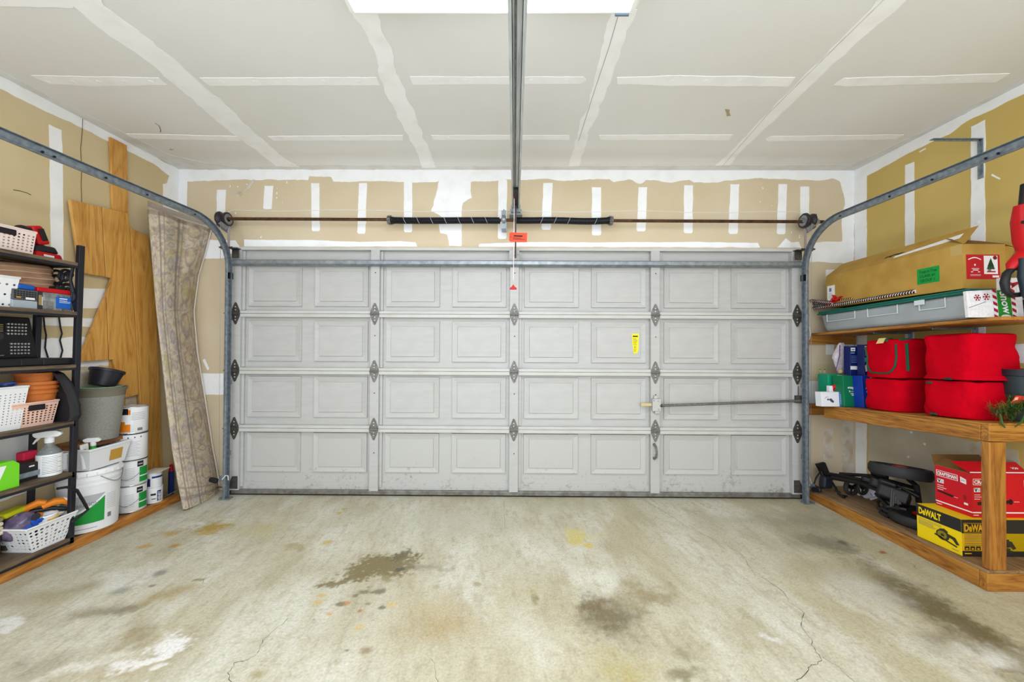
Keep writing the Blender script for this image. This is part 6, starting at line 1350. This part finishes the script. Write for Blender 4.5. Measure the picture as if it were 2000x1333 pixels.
def zb_(u, v): a = 2 * PI * u; k = (math.sin(PI * min(v * 1.25 + .12, 1) * .5 + (0)) if v < .5 else (1 - (v - .5) ** 1.5 * 2.1)); k = max(k, .02); return (.068 * math.cos(a) * k + .012 * v, .035 * math.sin(a) * k, .255 * v + .006 * noise.noise(Vector((a, v * 6, 0))))
MB().grid(zb_, 26, 18).build('pouch', FLU, t, smooth=True); MB().tube([(-.055, -.02, .02), (-.05, -.033, .08), (-.035, -.035, .15), (-.012, -.012, .235)], .003, 5).build('zip_seam', M('zip_purple', (120, 70, 130), .5), t)
for x, c_ in ((-.02, (206, 178, 152)), (.028, (214, 190, 160)), (.004, (186, 150, 124))): MB().lathe([(0, -.02), (.014, -.014), (.019, 0), (.014, .014), (0, .02)], 14, (x, -.03, .022)).build('bead', M('bead%d' % c_[0], c_, .6), t, smooth=True)
# switch plate
IVO = M('ivory_plate', (206, 194, 150), .4)
a = at(1591, 738, Y=YB); b_ = at(1617.5, 712, Y=YB); t = thing('switch_plate', 'ivory double switch plate on the wall above the bench end', 'switch', (a.x, YB - .001, a.z)); w_, h = b_.x - a.x, b_.z - a.z
MB().box(0, -.006, 0, w_, 0, h).build('plate', IVO, t, bevel=.002)
for x in (.36, .68): MB().hexa([(w_ * x - .005, -.006, h * .42), (w_ * x + .005, -.006, h * .42), (w_ * x + .005, -.006, h * .6), (w_ * x - .005, -.006, h * .6)], [(w_ * x - .004, -.016, h * .36), (w_ * x + .004, -.016, h * .36), (w_ * x + .004, -.012, h * .45), (w_ * x - .004, -.012, h * .45)]).build('toggle', M('toggle_cream', (232, 224, 196), .4), t); MB().box(w_ * x - .006, -.0064, h * .58, w_ * x + .006, -.006, h * .64).build('toggle_slot', M('slot_brown', (90, 80, 56), .6), t)
# right end of the bench: pot, tag, garland
t = thing('plant_pot', 'dark plastic pot at the right end of the bench', 'flower pot', (2.83, 2.12, zm(2.1) + .002)); MB().lathe([(.06, 0), (.085, .25), (.09, .25), (.09, .285), (.083, .285), (.08, .25), (.055, .006)], 26).build('pot', M('pot_dark', (38, 50, 54), .5), t, smooth=True); MB().lathe([(.09, .25), (.094, .252), (.094, .287), (.083, .287)], 26, caps=False).build('rim', M('pot_rim', (28, 30, 40), .5), t, smooth=True)
gl = thing('pine_garland', 'green artificial pine garland bunched at the right end of the bench', 'garland', (2.66, 2.06, zm(2.06) + .001))
rg = random.Random(11); mb = MB()
for k in range(1500):
    a = rg.uniform(0, 2 * PI); r = rg.uniform(.0, .115); c = Vector((.03 + r * math.cos(a), r * math.sin(a) * .35, .055 + .055 * math.sin(r * 30 + a) * (1 - r * 5) + rg.uniform(0, .04)))
    d = Vector((rg.uniform(-1, 1), rg.uniform(-1, 1), rg.uniform(-.5, .9))).normalized() * rg.uniform(.02, .045); x_, y_, z_ = basis(d)
    mb.mi = rg.choice((0, 0, 1)); mb.add([c + x_ * .0016, c - x_ * .0016, c + d], [(0, 1, 2)])
o_ = mb.build('needles', [M('needle_green', (54, 84, 30), .7), M('needle_light', (96, 120, 46), .7)], gl, fix=False); o_['kind'] = 'stuff'
for k in range(5): MB().tube([(-.08 + .05 * k, -.02, .04), (-.05 + .05 * k, .0, .07 + .01 * k), (.0 + .04 * k, .01, .04)], .004, 5).build('stem', M('stem_brown', (86, 66, 40), .8), gl)
for k, pts in enumerate(([(-.06, -.02, .05), (-.075, -.04, .0), (-.065, -.045, -.02)], [(.06, -.03, .05), (.02, -.045, .01), (-.02, -.05, -.012)])): MB().tube([Vector(q) for q in pts], [.004, .006, .003], 5).build('drooping_tip', M('needle_green', (54, 84, 30), .7), gl)
p = at(1984, 778, Y=2.06); t = thing('price_tag', 'red and white paper tag above the pine garland', 'tag', (p.x, 2.05, p.z - .03)); MB().slab([(-.04, 0, .005), (.02, .0, .0), (.045, 0, .04), (-.01, 0, .045)], (0, .002, 0)).build('tag_card', M('tag_red', (220, 52, 44), .5), t); MB().slab([(-.03, -.0006, .015), (-.005, -.0006, .022), (.0, -.0006, .036), (-.016, -.0006, .034)], (0, -.0004, 0)).build('tag_print', M('tag_tan', (220, 190, 150), .6), t)

# ---- platform: yellow and red tool boxes
YBX = M('box_yellow', (240, 208, 14), .45); YBK = M('box_black', (38, 37, 38), .45); YBO = M('box_amber', (236, 184, 24), .45)
def saw(pq, x, y, s, k=3):
    DG = M('saw_dark', (52, 50, 34), .6); MG = M('saw_olive', (140, 124, 30), .6)
    pq.disc(x, y, .035 * s, .03 * s, DG, k); pq.disc(x - .002, y, .026 * s, .022 * s, MG, k + 1); pq.poly([(x - .045 * s, y - .015 * s), (x + .07 * s, y - .04 * s), (x + .075 * s, y - .033 * s), (x - .04 * s, y - .006 * s)], DG, k + 1); pq.poly([(x + .02 * s, y + .02 * s), (x + .065 * s, y + .012 * s), (x + .085 * s, y - .02 * s), (x + .07 * s, y - .026 * s), (x + .052 * s, y - .004 * s), (x + .02 * s, y + .004 * s)], DG, k + 1); pq.poly([(x - .02 * s, y + .03 * s), (x + .01 * s, y + .04 * s), (x + .03 * s, y + .028 * s), (x + .02 * s, y + .018 * s)], DG, k + 1); pq.disc(x, y, .01 * s, .008 * s, DG, k + 2)
yb = carton('yellow_tool_box', 'yellow and black circular saw box on the platform behind the bench post', (2.55, 2.172, zp(2.17) + .001), .43, .24, .205, YBX, rot=(math.atan(TP), 0, 0))
pq = Print((0, .24, 0), (0, -1, 0), (0, 0, 1))
pq.rect(0, .133, .24, .072, YBK); pq.text('DeWALT', .014, .148, .125, .042, YBX, bold=.045); pq.lines(.012, .122, .13, 3, .008, .0022, BARC, seed=2); pq.lines(.012, .10, .12, 3, .007, .0022, BARC, seed=3); saw(pq, .145, .075, 1.0); pq.rect(.19, .018, .035, .003, BARC, 2); pq.build('side_print', yb)
pq = Print((0, 0, 0), (1, 0, 0), (0, 0, 1))
pq.rect(0, .128, .43, .077, YBK); pq.rect(0, 0, .43, .128, YBO); pq.rect(0, .0, .43, .03, YBK, 2); pq.ring(.012, .134, .15, .052, .002, YBO, 2); pq.text('DeWALT', .016, .138, .142, .042, YBO, bold=.045); pq.lines(.014, .118, .13, 4, .011, .0025, BARC, 2, seed=5); pq.lines(.014, .072, .12, 2, .01, .0025, BARC, 2, seed=6)
for k in range(3): pq.rect(.014 + k * .032, .034, .026, .022, YBK, 2); pq.rect(.02 + k * .032, .038, .013, .009, YBO, 3)
pq.rect(.012, .013, .04, .006, YBO, 3); saw(pq, .19, .08, 1.1); pq.rect(.235, .05, .03, .045, YBK, 2); pq.rect(.25, .0, .18, .128, YBX, 1); saw(pq, .2, .07, 1.2, 4); pq.build('front_print', yb)
zr = zp(2.25) + .2075
CRB = M('box_red', (204, 14, 34), .4); rb_ = carton('red_tool_box', 'red cordless tool box with open flaps on top of the yellow box', (2.65, 2.205, zr), .335, .19, .248, CRB, rot=(math.atan(TP), 0, 0), open_top=True)
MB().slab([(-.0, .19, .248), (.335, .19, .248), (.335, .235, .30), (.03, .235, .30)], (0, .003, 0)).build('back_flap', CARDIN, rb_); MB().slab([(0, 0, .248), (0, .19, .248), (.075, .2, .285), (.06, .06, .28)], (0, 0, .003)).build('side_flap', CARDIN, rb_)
ff = MB().slab([(0, 0, .248), (.335, 0, .248), (.335, .055, .30), (-.05, .055, .305)], (0, .003, .002)).build('front_flap', CRB, rb_)
fl_u = Vector((0, .055, .055)).normalized(); pq = Print((0, 0, .248), (1, 0, 0), fl_u, lift=.002); pq.rect(.0, .006, .335, .007, LWHITE); pq.text('V20', .26, .03, .04, .012, LWHITE, bold=.03); pq.build('flap_print', ff)
def craft(pq, W_, side):
    pq.ring(.008, .185, .115 if side else .17, .036, .003, LWHITE); pq.text('CRAFTSMAN', .014, .1925, .103 if side else .158, .021, LWHITE, bold=.05)
    pq.rect(.012, .145, .036, .024, LWHITE); pq.poly([(.014, .167), (.02, .167), (.023, .155), (.027, .167), (.032, .167), (.026, .148), (.021, .148)], INK, 2); pq.text('20', .032, .150, .013, .013, M('badge_teal', (60, 150, 140), .5), 2)
    pq.lines(.012, .128, .05, 3, .012, .003, LWHITE, seed=8); pq.poly([(.0, .025), (W_, .025), (W_, .032), (0, .032)], LWHITE); pq.rect(.004, .012, .03, .004, LWHITE)
    DG = M('tool_ink', (44, 20, 26), .5)
    if side: pq.poly([(.012, .088), (.09, .078), (.1, .086), (.098, .092), (.05, .096), (.012, .096)], DG); pq.rect(.1, .084, .02, .0018, LWHITE); pq.poly([(.135, .185), (.165, .18), (.165, .208), (.135, .218)], LWHITE); pq.text('20V', .14, .193, .02, .01, BARC, 2); pq.rect(.15, .06, .02, .012, LWHITE); pq.disc(.155, .1, .008, .016, M('dim_red', (150, 20, 40), .5))
    else: pq.poly([(.03, .07), (.2, .078), (.23, .09), (.22, .10), (.06, .092), (.03, .088)], DG); pq.disc(.22, .09, .014, .016, DG); pq.rect(.24, .09, .03, .002, LWHITE); pq.poly([(.3, .18), (.325, .18), (.325, .215), (.3, .215)], LWHITE)
pq = Print((0, .19, 0), (0, -1, 0), (0, 0, 1)); craft(pq, .19, True); pq.build('side_print', rb_); pq = Print((0, 0, 0), (1, 0, 0), (0, 0, 1)); craft(pq, .335, False); pq.build('front_print', rb_)

# ---- platform: folded push cart
gc = thing('golf_push_cart', 'folded black golf push cart lying on the right platform', 'golf cart', (2.72, 2.75, zp(2.75) + .001))
O_ = Vector((2.72, 2.75, zp(2.75) + .001)); CART = M('cart_black', (13, 12, 15), .5); TYRE = mat('tyre_grey', (46, 46, 48), .6)
def lc(u, v, X=None, Y=None): return at(u, v, X=X, Y=Y) - O_
def wheel(c, r, w_, tilt, spokes=0, name='wheel', ax='Z'):
    mb = MB(); mb.lathe([(r * .80, -w_ * .5), (r * .94, -w_ * .5), (r, -w_ * .25), (r, w_ * .25), (r * .94, w_ * .5), (r * .80, w_ * .5), (r * .80, -w_ * .5)], 40, (0, 0, 0), ax, caps=False); o1 = mb.build(name, TYRE, gc, smooth=True); o1.location = c; o1.rotation_euler = tilt
    if not spokes:
        MB().lathe([(0, w_ * .2), (r * .3, w_ * .3), (r * .8, w_ * .38), (r * .82, w_ * .3), (r * .8, -w_ * .38), (0, -w_ * .3)], 30, (0, 0, 0), ax, caps=False).build('wheel_disc', CART, o1, smooth=True)
        MB().lathe([(r * .24, w_ * .36), (r * .24, w_ * .46), (r * .18, w_ * .5), (0, w_ * .5)], 24, (0, 0, 0), ax, caps=False).build('hub_cap', REDP, o1, smooth=True)
    else:
        for k in range(3):
            a = k * 2 * PI / 3 + .4; p = (math.cos(a) * r * .82, 0, math.sin(a) * r * .82); MB().rod((0, 0, 0), p, .007, 8).build('spoke', CART, o1)
        MB().lathe([(.016, -w_ * .4), (.016, w_ * .4)], 12, (0, 0, 0), 'Y').build('hub', CART, o1)
    return o1
pw = at(1757, 921, X=2.77) - O_
wheel(pw, .168, .075, Matrix.Rotation(math.radians(-9), 3, Vector((1, -1, 0))).to_euler()); wheel((.03, -.17, .045), .165, .062, (.02, 0, 0))
pf2 = at(1663, 952, Y=3.02) - O_; wheel(pf2, .066, .03, (0, 0, .2), 3, 'front_wheel', 'Y'); o3 = wheel(pf2 + Vector((.07, -.02, .005)), .06, .02, (0, 0, .3), 3, 'front_wheel', 'Y')
def tb(pts, r, name='frame_tube', m=None): return MB().tube(pts, r, 8).build(name, m or CART, gc, smooth=True)
tb([lc(1612, 926, Y=3.15), lc(1650, 932, Y=3.0), lc(1700, 942, Y=2.85), lc(1745, 952, Y=2.7), lc(1795, 968, Y=2.56)], .017); tb([lc(1625, 934, Y=3.05), lc(1680, 944, Y=2.85), lc(1720, 960, Y=2.7), lc(1760, 982, Y=2.58)], .015); tb([lc(1640, 926, Y=3.08), lc(1700, 930, Y=2.92), lc(1738, 940, Y=2.8), lc(1790, 955, Y=2.65)], .013)
tb([lc(1728, 938, Y=2.8), lc(1740, 975, Y=2.6), lc(1752, 992, Y=2.5)], .014); tb([lc(1712, 965, Y=2.7), lc(1735, 990, Y=2.58), lc(1770, 996, Y=2.52)], .014); tb([lc(1750, 948, Y=2.62), lc(1768, 958, Y=2.6), lc(1795, 972, Y=2.54)], .012); tb([pw, lc(1790, 950, Y=2.62), (.03, -.17, .08)], .016, 'axle')
for (u, v, Y, d_, r) in ((1722, 948, 2.72, (.10, .12, .07), .3), (1745, 968, 2.6, (.12, .16, .09), .5), (1700, 940, 2.85, (.09, .1, .05), .2), (1758, 975, 2.6, (.09, .09, .07), .4), (1735, 945, 2.68, (.1, .1, .05), .1), (1718, 928, 2.85, (.05, .1, .045), .3)):
    lump('hinge_block', CART, gc, lc(u, v, Y=Y), d_, (.2, r, .7), .018)
for k in range(5): MB().rod(lc(1742 + k * 4, 955, Y=2.58), lc(1740 + k * 4.5, 990 - k, Y=2.52), .006, 6).build('bellows_rib', M('rib_grey', (66, 64, 66), .5), gc)
mb = MB(); hb = [lc(1596, 908, Y=3.2), lc(1613, 904, Y=3.2), lc(1622, 926, Y=3.16), lc(1608, 932, Y=3.16)]; mb.slab(hb, (0, .03, 0)); mb.build('handle_bracket', CART, gc, bevel=.006)
tb([lc(1602, 922, Y=3.2), lc(1594, 934, Y=3.2), lc(1590, 946, Y=3.2), lc(1598, 954, Y=3.18), lc(1612, 954, Y=3.16)], .006, 'handle_loop'); tb([lc(1598, 912, Y=3.18), lc(1606, 922, Y=3.18), lc(1604, 936, Y=3.18)], .009, 'handle_loop'); lump('grip_pad', M('grip_dark', (30, 34, 46), .5), gc, lc(1613, 942, Y=3.15), (.09, .06, .10), (0, .1, .2), .02)
def strap(px, X, w_):
    P = [at(u, v, X=X) - O_ for u, v in px]; P = [Vector((q.x, q.y, max(q.z, -.0 + zp(q.y + O_.y) - O_.z + .006))) for q in P]
    MB().tube(P, w_, 6).build('strap', CART, gc, smooth=True); lump('strap_buckle', BLACK, gc, P[-2], (.03, .05, .02), (.3, .2, .4), .005); lump('strap_buckle', BLACK, gc, P[len(P) // 2], (.026, .035, .018), (.5, .2, .4), .005)
strap([(1622, 938), (1630, 950), (1636, 960), (1644, 968), (1654, 970)], 2.63, .008); strap([(1727, 972), (1714, 982), (1718, 994), (1726, 1004), (1736, 1011)], 2.62, .008); strap([(1722, 972), (1728, 996), (1738, 1008)], 2.61, .006)
pw_ = at(1700, 955, X=2.9); t = thing('plastic_sheet', 'crumpled white plastic sheet behind the folded cart', 'plastic', (2.9, pw_.y, zp(pw_.y) + .001)); MB().grid(lambda u, v: (.04 * math.sin(u * 9) * v - .03, .22 * (u - .5), .02 + .11 * v * (1 - abs(u - .5)) + .012 * math.sin(u * 23 + v * 5)), 24, 8).build('sheet', M('sheet_white', (226, 228, 240), .5), t, smooth=True); MB().grid(lambda u, v: (-.03 - .06 * v, .2 * (u - .5), .02 * (1 - v) + .003 + .006 * math.sin(u * 20)), 20, 4).build('loose_edge', M('sheet_white', (226, 228, 240), .5), t, smooth=True)
# right door sensor and its wires
p = at(1589, 955, Y=3.16); t = sensor('small black door sensor with a red light beside the right track', (p.x, 3.17, p.z), -1, 1.2, (200, 10, 40)); t.children[1].location = (.016, -.022, -.004); t.children[1].rotation_euler = (0, 0, -1.2)
wz = Vector((p.x, 3.17, p.z)); MB().tube([at(u, v, Y=3.2) - wz for u, v in ((1576, 895), (1577, 912), (1580, 930), (1585, 944), (1582, 948), (1578, 952))], .0028, 5).build('sensor_wire', WHT, t, smooth=True)
tag(MB().tube([at(u, v, Y=3.28) for u, v in ((1577, 636), (1581, 640), (1583, 652), (1581, 662), (1577, 668))], .003, 5).build('wire_loop', WHT, None, smooth=True), 'short white wire loop beside the right track under the upper shelf', 'wire')
tag(MB().tube([at(u, v, Y=3.28) for u, v in ((1577, 784), (1580, 792), (1579, 804), (1576, 812))], .003, 5).build('wire_loop', WHT, None, smooth=True), 'short white wire loop beside the right track at the bench end', 'wire')
